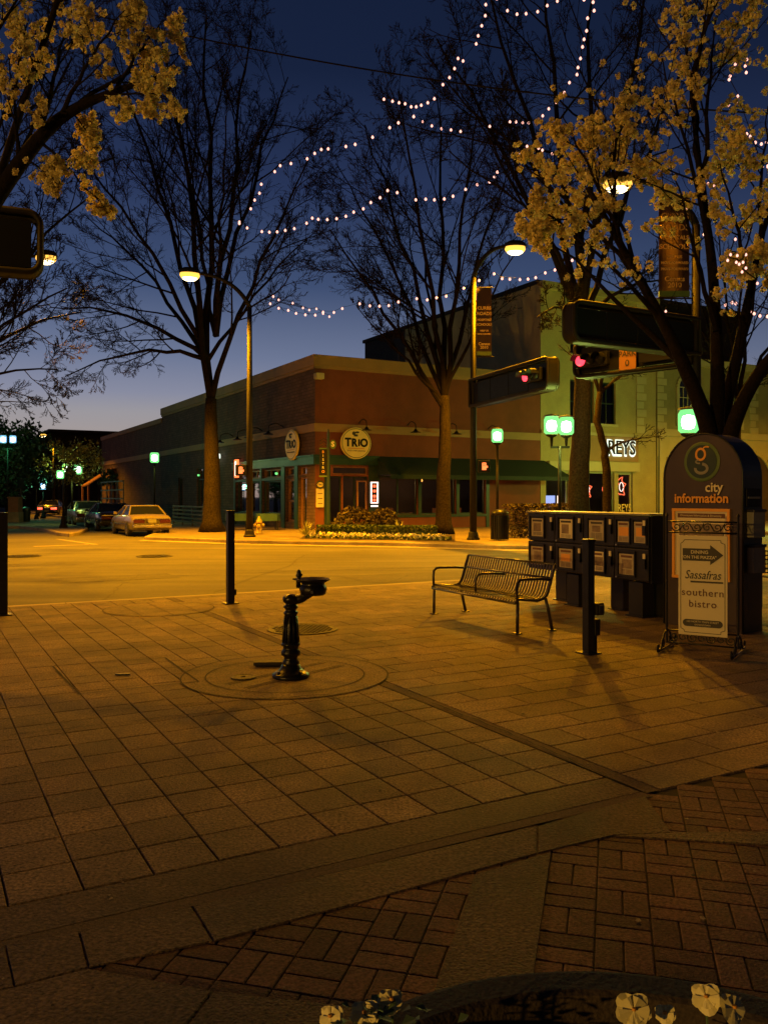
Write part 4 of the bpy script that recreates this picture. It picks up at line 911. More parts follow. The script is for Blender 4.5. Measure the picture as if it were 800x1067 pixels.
# dark block behind
D0 = Vector((9.1, 50, 0)); db = thing('dark_block', 'tall unlit dark building rising behind the red corner building', 'building', D0, TH)
MB().box((9,11,7.1),(18,22,14.2)).build('wall', M['darkbld'], db); MB().box((9,11,14.3),(18.3,22.3,0.25)).build('parapet', M['darkbld'], db)
# far left buildings
p0 = W(113,540,100); fb = thing('far_building', 'distant dark building with pale columns and a rounded roof corner above the parked cars', 'building', (p0.x,100,0), TH)
MB().box((-2.0,4,4.4),(10,8,8.8)).box((-2,-0.1,8.9),(10.4,8.4,0.25)).build('wall', M['darkbld'], fb)
m = MB()
for i in range(4): m.box((-5.5+i*2.2,-0.15,4.6),(0.3,0.3,7.6))
m.build('columns', M['brownwall'], fb)
m = MB().lathe([(2.2,0),(2.2,6.6),(1.7,7.6),(0.6,8.1)],(-8.2,2,0),20); m.build('turret', M['darkbld'], fb, smooth=True)
p0 = W(20,520,120); fb = thing('far_building', 'distant low dark storefronts behind the evergreen at the far left', 'building', (p0.x,120,0), 0.1)
MB().box((0,4,3),(60,8,6)).build('wall', M['darkbld'], fb)
for i in range(5): MB().box((-2+i*4,-0.05,2.0),(1.6,0.06,1.6)).build('window', M['carglass'], fb)

# ---------------------------------------------------------------- trees
def rv(r): 
    while True:
        v = Vector((r.uniform(-1,1), r.uniform(-1,1), r.uniform(-1,1)))
        if 0.05 < v.length < 1: return v.normalized()
def grow(mb, r, p, d, L, rad, lvl, cfg, tips=None):
    rad = max(rad, cfg.get('rmin', 0.009))
    segs = cfg['seg'][lvl]; path = [p.copy()]; dirs = [d.copy()]
    for i in range(segs):
        d = (d + rv(r)*cfg['wig'] + Vector((0,0,cfg['up']))).normalized(); p = p + d*(L/segs); path.append(p.copy()); dirs.append(d.copy())
    last = lvl >= cfg['max']
    radii = [rad*(1 - 0.62*i/segs) for i in range(segs+1)]
    mb.tube(path, radii, cfg['sides'][lvl], cap=False)
    if tips is not None and lvl >= cfg.get('tiplvl', cfg['max']): 
        for i in range(1, segs+1): tips.append(path[i])
    if last: return
    spawn(mb, r, path, dirs, radii, L, lvl, cfg, tips, cfg['n'][lvl])
def spawn(mb, r, path, dirs, radii, L, lvl, cfg, tips, n, t0=0.22):
    segs = len(path)-1
    for c in range(n):
        t = t0 + (1-t0)*(c + r.uniform(0.1,0.9))/n; x = min(t*segs, segs-0.001); i = int(x); q = path[i].lerp(path[i+1], x-i)
        dd = dirs[i+1]; pr = rv(r); pr = (pr - dd*pr.dot(dd)).normalized()
        ang = math.radians(r.uniform(cfg['a0'], cfg['a1'])); nd = (dd*math.cos(ang) + pr*math.sin(ang)).normalized()
        ll = L*cfg['lr']*(1.15 - 0.6*t)*r.uniform(0.7,1.2)
        grow(mb, r, q, nd, ll, radii[i]*cfg['rr'], lvl+1, cfg, tips)
def limb(mb, r, p0, p1, r0, cfg, tips, n, up=0.5, segs=9, sides=8, r1=0.18, t0=0.22):
    p0, p1 = Vector(p0), Vector(p1); L = (p1-p0).length; ctl = p0 + (p1-p0)*0.45 + Vector((0,0,1))*up*L*0.3
    path = []; dirs = []
    for i in range(segs+1):
        t = i/segs; q = p0*(1-t)**2 + ctl*2*t*(1-t) + p1*t*t
        if 0 < i < segs: q = q + rv(r)*L*0.012
        path.append(q)
    for i in range(segs+1): dirs.append((path[min(i+1,segs)]-path[max(i-1,0)]).normalized())
    radii = [r0*(1 - (1-r1)*(i/segs)**0.8) for i in range(segs+1)]
    mb.tube(path, radii, sides, cap=False); spawn(mb, r, path, dirs, radii, L, 0, cfg, tips, n, t0)
    tips is not None and tips.append(path[-1])
BARE = dict(seg=[6,5,4,3,2], sides=[8,5,4,3,3], n=[10,9,8,6], max=4, wig=0.16, up=0.045, a0=24, a1=56, lr=0.42, rr=0.46)
def bare_tree(seed, base, trunk, limbs, lab, r0=0.36, cfg=BARE, n0=10, group='bare street trees', tm='bark', cm='twig'):
    t = thing('bare_tree', lab, 'tree', base, 0, group); r = random.Random(seed)
    tr = MB(); pts = [Vector(p) for p in trunk]; k = len(pts); Q = []
    for i in range(k-1):
        for j in range(5): Q.append(pts[i].lerp(pts[i+1], j/5) + rv(r)*0.02)
    Q.append(pts[-1]); nn = len(Q)
    rad = [r0*(1-0.42*i/(nn-1)) * (1 + 0.55*max(0, 1-Q[i].z/0.7)**2) for i in range(nn)]
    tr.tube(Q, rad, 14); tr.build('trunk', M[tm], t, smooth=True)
    cb = MB()
    for L in limbs:
        p0, p1, rr_ = L[0], L[1], L[2]; up = L[3] if len(L) > 3 else 0.5
        limb(cb, r, p0, p1, rr_, cfg, None, n0, up=up)
    cb.build('crown', M[cm], t); return t
def LW(base, px, py, dd=0.0):      # pixel at the tree's own distance -> local coordinates
    p = W(px, py, base[1] + dd); return (p.x - base[0], dd, p.z - base[2])
# tree A, left of the building corner
bA = (W(221,555,36.5).x, 36.5, 0.08)
T = [(0,0,0), LW(bA,221,500), LW(bA,220,450), LW(bA,220,415)]
fk = LW(bA,220,418); f2 = LW(bA,217,375); f3 = LW(bA,225,350)
LMB = [(fk, LW(bA,118,60,1.5), 0.15, 0.5), (fk, LW(bA,165,25,-1.5), 0.17, 0.6), (fk, LW(bA,215,15,1), 0.19, 0.3), (f3, LW(bA,262,28,-1), 0.15, 0.3), (f3, LW(bA,300,80,2), 0.14, 0.5),
       (fk, LW(bA,322,165,-2), 0.14, 0.4), (f2, LW(bA,330,240,1), 0.10, 0.35), (f2, LW(bA,68,392,-2), 0.11, 0.75), (f2, LW(bA,52,320,-1), 0.12, 0.7), (f2, LW(bA,90,225,3), 0.12, 0.4), (f2, LW(bA,75,150,-3), 0.13, 0.5), (f3, LW(bA,235,120,-4), 0.12, 0.2), (f3, LW(bA,190,130,4), 0.12, 0.2)]
bare_tree(11, bA, T, LMB, 'large bare tree with a wide vase crown left of the corner building', r0=0.40, n0=9)
# tree B, in front of the red front
bB = (W(462,558,34.5).x, 34.5, 0.08)
T = [(0,0,0), LW(bB,462,500), LW(bB,464,450), LW(bB,463,412)]
fk = LW(bB,463,413)
LMB = [(LW(bB,462,424), LW(bB,345,240,-1), 0.13, 0.05), (fk, LW(bB,380,130,1), 0.13, 0.25), (fk, LW(bB,415,95,-2), 0.13, 0.3), (fk, LW(bB,455,100,2), 0.14, 0.1), (fk, LW(bB,500,105,-1), 0.13, 0.2),
       (fk, LW(bB,530,170,1), 0.12, 0.3), (LW(bB,462,420), LW(bB,372,320,-1), 0.09, 0.1), (fk, LW(bB,350,170,2.5), 0.11, 0.3), (fk, LW(bB,430,200,3), 0.1, 0.1), (fk, LW(bB,545,250,-2), 0.09, 0.3)]
bare_tree(23, bB, T, LMB, 'slender bare tree with mottled trunk before the green awning', r0=0.33, n0=8)
# tree C, right of centre behind the racks
bC = (W(602,560,27).x, 27, 0.08)
T = [(0,0,0), LW(bC,604,480), LW(bC,607,400), LW(bC,605,330)]
fk = LW(bC,605,335)
LMB = [(fk, LW(bC,455,40,1), 0.14, 0.3), (fk, LW(bC,500,-40,-1), 0.14, 0.3), (fk, LW(bC,560,-60,1), 0.15, 0.2), (fk, LW(bC,620,-60,2), 0.15, 0.1), (fk, LW(bC,680,-40,-1), 0.14, 0.2), (fk, LW(bC,730,40,2), 0.12, 0.3), (fk, LW(bC,560,330,-2), 0.08, 0.9), (fk, LW(bC,700,290,2), 0.1, 0.6), (fk, LW(bC,520,130,-2), 0.1, 0.3)]
bare_tree(37, bC, T, LMB, 'tall bare tree whose green lit trunk rises behind the newspaper racks', r0=0.36, n0=7, tm='bark')
# thin trunk right of it
bD = (W(633,560,30).x, 30, 0.08)
T = [(0,0,0), LW(bD,632,500), LW(bD,630,470), LW(bD,622,440), LW(bD,625,405)]
SM = dict(BARE); SM['n'] = [6,5,4,3]; SM['max'] = 3
fk = LW(bD,625,410)
bare_tree(41, bD, T, [(fk, LW(bD,590,330,0), 0.08, 0.3), (fk, LW(bD,665,380,1), 0.07, 0.3), (fk, LW(bD,640,320,-1), 0.08, 0.1), (LW(bD,630,470), LW(bD,690,455,-1), 0.05, 0.5)], 'thin crooked bare tree before the backlit shop sign', r0=0.17, cfg=SM, n0=7)
# right side bare tree behind the kiosk, reddish twigs
bE = (W(768,560,38).x, 38, 0.08)
fk = LW(bE,768,420)
bare_tree(53, bE, [(0,0,0), LW(bE,768,480), fk], [(fk, LW(bE,700,290,1), 0.12, 0.3), (fk, LW(bE,745,230,-1), 0.12, 0.2), (fk, LW(bE,800,220,1), 0.12, 0.2), (fk, LW(bE,850,300,2), 0.12, 0.4), (fk, LW(bE,735,345,-2), 0.08, 0.5), (fk, LW(bE,830,370,-1), 0.08, 0.5)], 'bare tree in the background behind the information kiosk', r0=0.25, cfg=dict(BARE, n=[8,6,5,3]), n0=8)
# left edge bare tree
bF = (-14.2, 24.0, 0.0)
fk = (0.2,0,3.4)
bare_tree(61, bF, [(0,0,0),(0,0,2),(0.2,0,3.4)], [(fk, LW(bF,75,60,1), 0.14, 0.3), (fk, LW(bF,40,30,-1), 0.14, 0.3), (fk, LW(bF,100,200,2), 0.12, 0.4), (fk, LW(bF,70,300,1), 0.11, 0.5), (fk, LW(bF,85,325,5), 0.12, 0.6), (fk, LW(bF,60,385,-1), 0.09, 0.7), (fk, LW(bF,-80,60,1), 0.15, 0.3)], 'bare tree at the left edge whose lower twigs are lit orange', r0=0.3, n0=9)

def puff(mb, r, c, rad, n=11, s=0.035):
    for _ in range(n):
        v = rv(r); p = c + v*rad*r.uniform(0.5,1); nrm = (v + rv(r)*0.6).normalized(); x = nrm.orthogonal().normalized(); a = r.uniform(0,PI)
        y = nrm.cross(x); xx = x*math.cos(a)+y*math.sin(a); yy = nrm.cross(xx); q = s*r.uniform(0.7,1.25)
        mb.quad(p-xx*q-yy*q*.7, p+xx*q-yy*q*.7, p+xx*q*.7+yy*q, p-xx*q*.7+yy*q)
BLO = dict(seg=[6,5,4,3], sides=[7,5,4,3], n=[8,6,4], max=3, wig=0.15, up=0.07, a0=28, a1=65, lr=0.46, rr=0.48, tiplvl=3, rmin=0.0035)
def blossom_tree(seed, base, stems, lab, keep, step=0.36, prad=0.05, pn=15, ps=0.022, n0=7, r0=None):
    t = thing('blossoming_tree', lab, 'tree', base, 0, 'blossoming pear trees'); r = random.Random(seed); cb = MB(); tips = []
    tr = MB()
    for st in stems:
        if st[0] == 'T': tr.tube(smooth_path([Vector(p) for p in st[1]]), None or lin(st[2], st[3], len(smooth_path([Vector(p) for p in st[1]]))), 10)
        else: limb(cb, r, st[1], st[2], st[3], BLO, tips, n0, up=st[4] if len(st) > 4 else 0.4)
    tr.build('trunk', M['darkbark'], t, smooth=True); cb.build('branches', M['darkbark'], t)
    bl = MB()
    for p in tips:
        w = p + Vector(base); px = 400 + w.x/w.y*F; py = YH - (w.z-H)/w.y*F
        if r.random() < keep(px, py)*step:
            for _ in range(1): puff(bl, r, p + rv(r)*0.12*r.random()*(prad/0.05), prad*r.uniform(0.8,1.2), pn, ps)
    bl.build('blossom', M['petal'], t); return t
def lin(a, b, n): return [a + (b-a)*i/(n-1) for i in range(n)]
def smooth_path(P, m=5):
    out = []
    for i in range(len(P)-1):
        p0 = P[max(i-1,0)]; p1 = P[i]; p2 = P[i+1]; p3 = P[min(i+2,len(P)-1)]
        for j in range(m):
            t = j/m; out.append(0.5*((2*p1) + (p2-p0)*t + (2*p0-5*p1+4*p2-p3)*t*t + (3*p1-p0-3*p2+p3)*t**3))
    out.append(P[-1]); return out
# right blossoming tree: several dark stems rising behind the kiosk
bG = (W(742,600,12.6).x, 12.6, 0.0)
def g(px, py, dd=0): return LW(bG, px, py, dd)
ST = [('T', [(0,0,0), g(742,520), g(738,450), g(712,380), g(690,335), g(655,270), g(612,195)], 0.17, 0.035),
      ('T', [g(742,520), g(752,440,0.3), g(768,370,0.4), g(782,300,0.3), g(795,240,.3)], 0.13, 0.04), ('T', [g(742,520), g(747,420,0.1), g(746,345,0.3), g(741,270,0.2), g(730,190,0.2), g(720,90,.2)], 0.13, 0.03),
      ('T', [g(742,530), g(765,440,-0.3), g(790,390,-0.4), g(820,350,-0.5), g(870,260,-.5)], 0.13, 0.05), ('T', [g(715,385), g(680,350,0.3), g(640,312,0.4), g(600,270,0.5)], 0.06, 0.02)]
for (a, b, rr_, u_) in ((g(690,335), g(560,215,-0.8), 0.045, 0.3), (g(670,300), g(548,175,0.5), 0.05, 0.4), (g(655,270), g(585,120,-0.3), 0.045, 0.3), (g(640,240), g(640,95,0.6), 0.045, 0.1), (g(630,225), g(560,235,0.9), 0.035, 0.3),
                        (g(741,270), g(690,60,-0.6), 0.05, 0.3), (g(732,200), g(745,20,0.2), 0.05, 0.1), (g(735,220), g(700,-60,0.8), 0.05, 0.1), (g(720,90), g(760,-80,-0.5), 0.05, 0.1), (g(746,345), g(700,180,0.8), 0.05, 0.3),
                        (g(782,300), g(750,170,-0.5), 0.045, 0.3), (g(790,270), g(800,110,0.4), 0.045, 0.2), (g(795,240), g(850,120,-0.2), 0.045, 0.2), (g(768,370), g(775,270,-0.4), 0.03, 0.2), (g(820,350), g(800,260,-0.3), 0.04, 0.3), (g(870,260), g(850,60,0), 0.05, 0.2),
                        (g(600,270,0.5), g(545,240,0.6), 0.02, 0.2), (g(660,275), g(620,150,1.0), 0.04, 0.2)):
    ST.append(('L', a, b, rr_, u_))
def keepR(px, py):
    if px < 530 or px > 900: return 0
    if py > 330 and px < 740: return 0
    if py > 300: return 0.05
    if 690 < px < 740 and 215 < py < 290: return 0.25
    if 625 < px < 665 and 175 < py < 205: return 0.3
    if py > 290 and px < 690: return 0.1
    if px < 620 and py < 125: return 0.15
    if px < 690 and py < 100: return 0.1
    return 0.95
blossom_tree(71, bG, ST, 'blossoming tree with several dark stems behind the information kiosk', keepR, n0=7)
# left blossoming tree, trunk beyond the frame
bH = (-6.6, 8.8, 0.0)
def h(px, py, dd=0): return LW(bH, px, py, dd)
ST = [('T', [(0,0,0), (0.2,0,1.5), (0.5,0,2.6), h(-60,300), h(-10,215), h(40,145), h(75,115), h(120,95), h(165,80)], 0.16, 0.02), ('T', [h(-60,300), h(-40,180,0.3), h(-20,60,0.4), h(10,-60,.5)], 0.1, 0.04), ('T', [h(-10,215), h(20,120,.3), h(60,0,.3), h(80,-70,.2)], 0.05, 0.02)]
for (a, b, rr_, u_) in ((h(75,115), h(185,55,0.2), 0.03, 0.4), (h(60,125), h(130,10,-0.4), 0.03, 0.3), (h(40,145), h(75,10,0.5), 0.035, 0.2), (h(20,175), h(10,60,-0.3), 0.03, 0.1), (h(120,95), h(170,20,0.3), 0.025, 0.3), (h(100,104), h(178,100,-0.3), 0.02, 0.3),
                        (h(40,145), h(108,215,0.2), 0.02, 0.1), (h(25,165), h(60,190,-0.2), 0.015, 0.2), (h(-20,60,.4), h(40,-30,0), 0.03, 0.2), (h(10,120,.3), h(30,20,.6), 0.03, .2), (h(60,0,.3), h(150,-40,0), 0.03, 0.2), (h(75,115), h(100,150,0.3), 0.012, 0.0)):
    ST.append(('L', a, b, rr_, u_))
def keepL(px, py):
    if px > 192: return 0
    if py > 135 and px < 30: return 0.15
    if py > 235 or px > 125 and py > 125: return 0
    return 0.8
BLO2 = dict(BLO)
blossom_tree(83, bH, ST, 'blossoming tree reaching in from the upper left edge with a hanging spray', keepL, n0=6, prad=0.036, ps=0.016, pn=15)

# leafy trees far left
def leaf_tree(name, base, crown_c, crown_r, n, s, mt, lab, seed, trunk_r=0.15, lumps=26):
    t = thing(name, lab, 'tree', base, 0); r = random.Random(seed); tr = MB(); cc = Vector(crown_c); cr_ = Vector(crown_r)
    tr.tube([(0,0,0),(0.05,0,cc.z*0.4),(0,0.05,cc.z)], [trunk_r, trunk_r*0.8, trunk_r*0.4], 8)
    L = []
    for i in range(lumps):
        v = rv(r); q = cc + Vector((v.x*cr_.x, v.y*cr_.y, v.z*cr_.z))*r.uniform(0.35,0.9); L.append((q, r.uniform(0.22,0.42)*min(cr_)))
        tr.tube([(0,0,cc.z*0.55), cc.lerp(q,0.4), q], [trunk_r*0.35, trunk_r*0.2, 0.01], 4)
    tr.build('trunk', M['darkbark'], t); lf = MB()
    for i in range(n):
        q, rad = r.choice(L); v = rv(r); p = q + v*rad*r.uniform(0.3,1.25); x = rv(r); y = x.cross(rv(r)).normalized(); k = s*r.uniform(0.6,1.3)
        lf.quad(p-x*k-y*k*.5, p+x*k-y*k*.5, p+x*k+y*k*.5, p-x*k+y*k*.5)
    lf.build('crown', M[mt], t); return t
p = W(8,540,60); leaf_tree('evergreen_tree', (p.x,60,0), (0,0,4.4), (3.4,2.6,2.9), 9000, 0.12, 'leafdark', 'dense dark evergreen at the left edge lit green by lanterns', 5, 0.2, 40)
p = W(68,540,45); leaf_tree('spring_tree', (p.x,45,0), (0.2,0,3.5), (1.9,1.3,1.5), 2600, 0.06, 'leafyel', 'small spring tree with sparse yellow leaves glowing around the lanterns', 6, 0.07, 24)
p = W(112,520,66); leaf_tree('hanging_plant', (p.x,66,1.2), (0,0,1.6), (1.3,0.9,1.0), 700, 0.09, 'leafdark', 'small dark leafy shrub by the reddish canopy', 7, 0.04, 9)

# ---------------------------------------------------------------- planting bed before the corner building
bedp = [G(318,565), G(330,562), G(460,563), G(475,566), G(400,566.6)]
bed = MB(); bed.v = [(p.x,p.y,0.10) for p in [G(312,564.3), G(400,565.6), G(472,567), W(474,555,33), W(320,555,34)]]; 
P5 = [Vector((G(312,564.2).x, G(312,564.2).y,0)), Vector((G(400,565.4).x,G(400,565.4).y,0)), Vector((G(474,567).x,G(474,567).y,0)), Vector((W(474,0,34.6).x,34.6,0)), Vector((W(322,0,35.6).x,35.6,0))]
bed.v = [(p.x,p.y,0.094) for p in P5]; bed.f = [(0,1,2,3,4)]; struct(bed.build('planting_bed', M['mulch']))
def leafball(name, c, rad, n, s, mt, lab, seed, cat='shrub', group=None, stem=True):
    t = thing(name, lab, cat, c, 0, group); r = random.Random(seed); lf = MB()
    for i in range(n):
        v = rv(r); v.z = abs(v.z)*1.0 - 0.1; k = r.uniform(0.72,1.05)*(1 + 0.12*noise.noise(v*3)); p = Vector((v.x*rad[0]*k, v.y*rad[1]*k, max(0.02, rad[2]*(0.12+0.9*v.z*k))))
        x = rv(r); y = x.cross(rv(r)).normalized(); q = s*r.uniform(0.6,1.3); lf.quad(p-x*q-y*q*.6, p+x*q-y*q*.6, p+x*q+y*q*.6, p-x*q+y*q*.6)
    lf.build('foliage', M[mt], t); sm = MB()
    for i in range(9): a = 2*PI*i/9; sm.tube([(0,0,0),(rad[0]*.6*math.cos(a),rad[1]*.6*math.sin(a),rad[2]*.7)],0.02,4)
    sm.build('stems', M['darkbark'], t); return t
c = W(370,555,34.3); leafball('round_shrub', (c.x,34.3,0.09), (0.98,0.8,1.15), 2600, 0.045, 'leafshrub', 'rounded brown shrub under the round front sign', 1)
c = W(400,555,34.0); leafball('round_shrub', (c.x,34.0,0.09), (0.75,0.7,1.1), 2000, 0.045, 'leafshrub', 'rounded brown shrub beside the mottled trunk before the awning', 2)
for (x0, x1, dd, lab, sd) in ((330,392,31.9,'clipped low green hedge running before the rounded shrubs, left half',3),(394,455,31.4,'clipped low green hedge running up to the mottled trunk, right half',4)):
    a = W(x0,0,dd).x; b = W(x1,0,dd).x; t = thing('low_hedge', lab, 'hedge', ((a+b)/2,dd,0.09), -0.02); r = random.Random(sd); lf = MB()
    for i in range(3600):
        p = Vector((r.uniform(a-b,b-a)/2, r.uniform(-0.35,0.35), r.uniform(0.03,0.42)))
        f_ = r.randrange(3)
        if f_ == 0: p.z = 0.42 + r.uniform(-.03,.03)
        elif f_ == 1: p.y = -0.35 + r.uniform(-.03,.03)
        x = rv(r); y = x.cross(rv(r)).normalized(); q = 0.03*r.uniform(0.6,1.3); lf.quad(p-x*q-y*q*.6, p+x*q-y*q*.6, p+x*q+y*q*.6, p-x*q+y*q*.6)
    lf.build('foliage', M['hedge'], t)
# hedge by the right end behind the trash can
c = W(560,0,31.5); t = thing('low_hedge', 'dark hedge between the trash can and the newspaper racks', 'hedge', (c.x,31.5,0.09), 0.2); r = random.Random(12); lf = MB()
for i in range(4200):
    p = Vector((r.uniform(-1.25,1.25), r.uniform(-0.5,0.5), r.uniform(0.03,1.2)*1.0)); f_ = r.randrange(3)
    if f_ == 0: p.z = 1.2 + r.uniform(-.05,.05)
    elif f_ == 1: p.y = -0.5 + r.uniform(-.05,.05)
    x = rv(r); y = x.cross(rv(r)).normalized(); q = 0.04*r.uniform(0.6,1.3); lf.quad(p-x*q-y*q*.6, p+x*q-y*q*.6, p+x*q+y*q*.6, p-x*q+y*q*.6)
lf.build('foliage', M['leafshrub'], t)
for (px, lab, sd) in ((319,'spiky yellow green yucca at the left end of the planting bed',1),(415,'spiky yellow green yucca in the middle of the planting bed by the trunk',2)):
    c = W(px,563,31.2); t = thing('yucca', lab, 'yucca', (c.x,31.2,0.09), 0, 'spiky yuccas'); r = random.Random(sd); lf = MB()
    for i in range(60):
        a = r.uniform(0,2*PI); el = r.uniform(0.15,1.45); L = r.uniform(0.45,0.72); d = Vector((math.cos(a)*math.cos(el), math.sin(a)*math.cos(el), math.sin(el))); sd_ = Vector((-math.sin(a), math.cos(a), 0))*0.022
        m_ = d*L*0.55; e = d*L + Vector((0,0,-0.06)); b0 = Vector((0,0,0.08)); lf.quad(b0-sd_*.6, b0+sd_*.6, b0+m_+sd_, b0+m_-sd_); lf.tri(b0+m_-sd_, b0+m_+sd_, b0+e)
    lf.build('leaves', M['yucca'], t)
fl = MB(); r = random.Random(3)
for i in range(330):
    px = r.uniform(322,466); p = W(px,0,r.uniform(30.0,30.9) - (px-400)*0.012); 
    for _ in range(5):
        q = Vector((p.x,p.y,r.uniform(0.12,0.26))) + rv(r)*0.05; x = rv(r); y = x.cross(rv(r)).normalized(); k = 0.03*r.uniform(.5,1.2); fl.quad(q-x*k-y*k, q+x*k-y*k, q+x*k+y*k, q-x*k+y*k)
o = fl.build('flower_carpet', M['whitefl']); o['kind'] = 'stuff'; o['label'] = 'strip of small white flowers along the front of the planting bed'; o['category'] = 'flowers'
fl = MB()
for i in range(900):
    px = r.uniform(318,470); p = W(px,0,r.uniform(29.9,31.0) - (px-400)*0.012); q = Vector((p.x,p.y,r.uniform(0.1,0.2))); x = rv(r); y = x.cross(rv(r)).normalized(); k = 0.04*r.uniform(.5,1.2); fl.quad(q-x*k-y*k, q+x*k-y*k, q+x*k+y*k, q-x*k+y*k)
o = fl.build('ground_cover', M['hedge']); o['kind'] = 'stuff'; o['label'] = 'low green ground cover under the white flowers'; o['category'] = 'ground cover'

# ---------------------------------------------------------------- small street objects on the far corner
def hand_signal(base, z, dx, lab):
    t = thing('crossing_signal', lab, 'crossing signal', (base[0]+dx, base[1]-0.1, z), 0, 'orange hand crossing signals')
    MB().rbox((0,0,0),(0.42,0.2,0.42),0.03).build('housing', M['black'], t)
    m = MB(); m.rbox((0,-0.115,-0.06),(0.15,0.015,0.14),0.004)
    for i, x in enumerate((-0.06,-0.02,0.02,0.06)): m.rbox((x,-0.115,0.06+0.015*(i in (1,2))),(0.03,0.015,0.12),0.003)
    m.rbox((0.1,-0.115,-0.02),(0.05,0.015,0.07),0.003); m.build('hand_symbol', M['hand'], t)
    MB().box((-dx/2 if dx > 0 else -dx/2,0.05,0),(abs(dx)-0.3 if abs(dx)>0.35 else 0.08,0.05,0.06)).build('bracket', M['iron'], t)
hand_signal((bR.x, bR.y), W(502,486,bR.y).z, 0.36, 'orange hand crossing signal on the middle lamp pole')
hand_signal((bL.x, bL.y), W(252,490,bL.y).z, -0.3, 'orange hand crossing signal on the left tall pole')
# hydrant
c = G(266,560); t = thing('fire_hydrant', 'yellow fire hydrant beside the left tall pole', 'fire hydrant', (c.x, c.y+1.0, 0.09))
MB().lathe([(0.16,0),(0.16,0.05),(0.11,0.07),(0.11,0.42),(0.14,0.44),(0.14,0.49),(0.12,0.52),(0.09,0.6),(0.04,0.65),(0.03,0.72)], n=18).build('barrel', M['yellow'], t, smooth=True)
for s_ in (-1,1): MB().lathe([(0.06,0),(0.07,0.03),(0.07,0.1),(0.04,0.13)], n=12, M=Matrix.Translation((s_*0.09,0,0.36)) @ Matrix.Rotation(s_*PI/2,4,'Y')).build('outlet', M['yellow'], t)
MB().lathe([(0.075,0),(0.085,0.03),(0.085,0.09),(0.05,0.12)], n=12, M=Matrix.Translation((0,-0.09,0.32)) @ Matrix.Rotation(PI/2,4,'X')).build('outlet', M['yellow'], t)
# blue covered tables by the window
c = W(258,550,38.5); 
for i, dx in enumerate((0,1.35)):
    t = thing('covered_table', 'low table under a blue cloth %s' % ('right of the tall pole' if i else 'behind the yellow hydrant'), 'table', (c.x+dx-0.45, 38.5, 0.09), 0.3, 'blue covered tables')
    MB().rbox((0,0,0.72),(1.0,0.75,0.05),0.02).build('tabletop', M['blue'], t)
    m = MB()
    for k in range(20):
        a0, a1 = 2*PI*k/20, 2*PI*(k+1)/20; f = lambda a: (0.52*max(-1,min(1,1.3*math.cos(a))), 0.39*max(-1,min(1,1.3*math.sin(a)))); g1, g2 = f(a0), f(a1); s_ = 1.0 + 0.05*(k % 2); m.quad((g1[0],g1[1],0.74),(g2[0],g2[1],0.74),(g2[0]*s_,g2[1]*s_,0.42),(g1[0]*s_,g1[1]*s_,0.42))
    m.build('cloth', M['blue'], t)
    for sx in (-1,1):
        for sy in (-1,1): MB().box((sx*0.42,sy*0.3,0.35),(0.05,0.05,0.7)).build('leg', M['iron'], t)
# trash can by the lantern
c = W(520.5,560,29.5); t = thing('trash_can', 'dark slatted trash can under the green lantern before the awning', 'trash can', (c.x, 29.5, 0.09))
MB().lathe([(0.26,0.03),(0.28,0.85),(0.3,0.88)], n=20).build('bin', M['iron'], t)
m = MB()
for i in range(24): a = 2*PI*i/24; m.box((0.3*math.cos(a),0.3*math.sin(a),0.46),(0.03,0.03,0.86),rz=a)
m.build('slats', M['iron'], t); MB().lathe([(0.31,0.9),(0.3,0.98),(0.2,1.06),(0.05,1.1)], n=20).build('lid', M['iron'], t, smooth=True)
# rail fences along the side wall
def fence(u0, v0, v1, lab, h=1.05, rails=5):
    p = UVp(u0, v0); t = thing('rail_fence', lab, 'fence', (p.x,p.y,0.09), TH, 'horizontal rail fences'); L = v1-v0
    for k in range(rails): MB().box((0,L/2,0.2+k*(h-0.25)/(rails-1)),(0.04,L,0.09)).build('rail', M['rail'], t)
    n = max(2, int(L/1.6)+1)
    for k in range(n): MB().box((0.045,L*k/(n-1),h/2),(0.06,0.08,h)).build('post', M['rail'], t)
cu, cv = uv(CB)
a = uv(W(209,0,42.0)); b = uv(W(178,0,47.5))
fence(a[0], a[1]-2.0, b[1]-1.0, 'low fence of five horizontal rails left of the big bare trunk')
a = uv(W(136,0,56)); fence(a[0]-0.5, a[1], a[1]+7.5, 'rail fence behind the parked cars by the far wall', h=2.6)
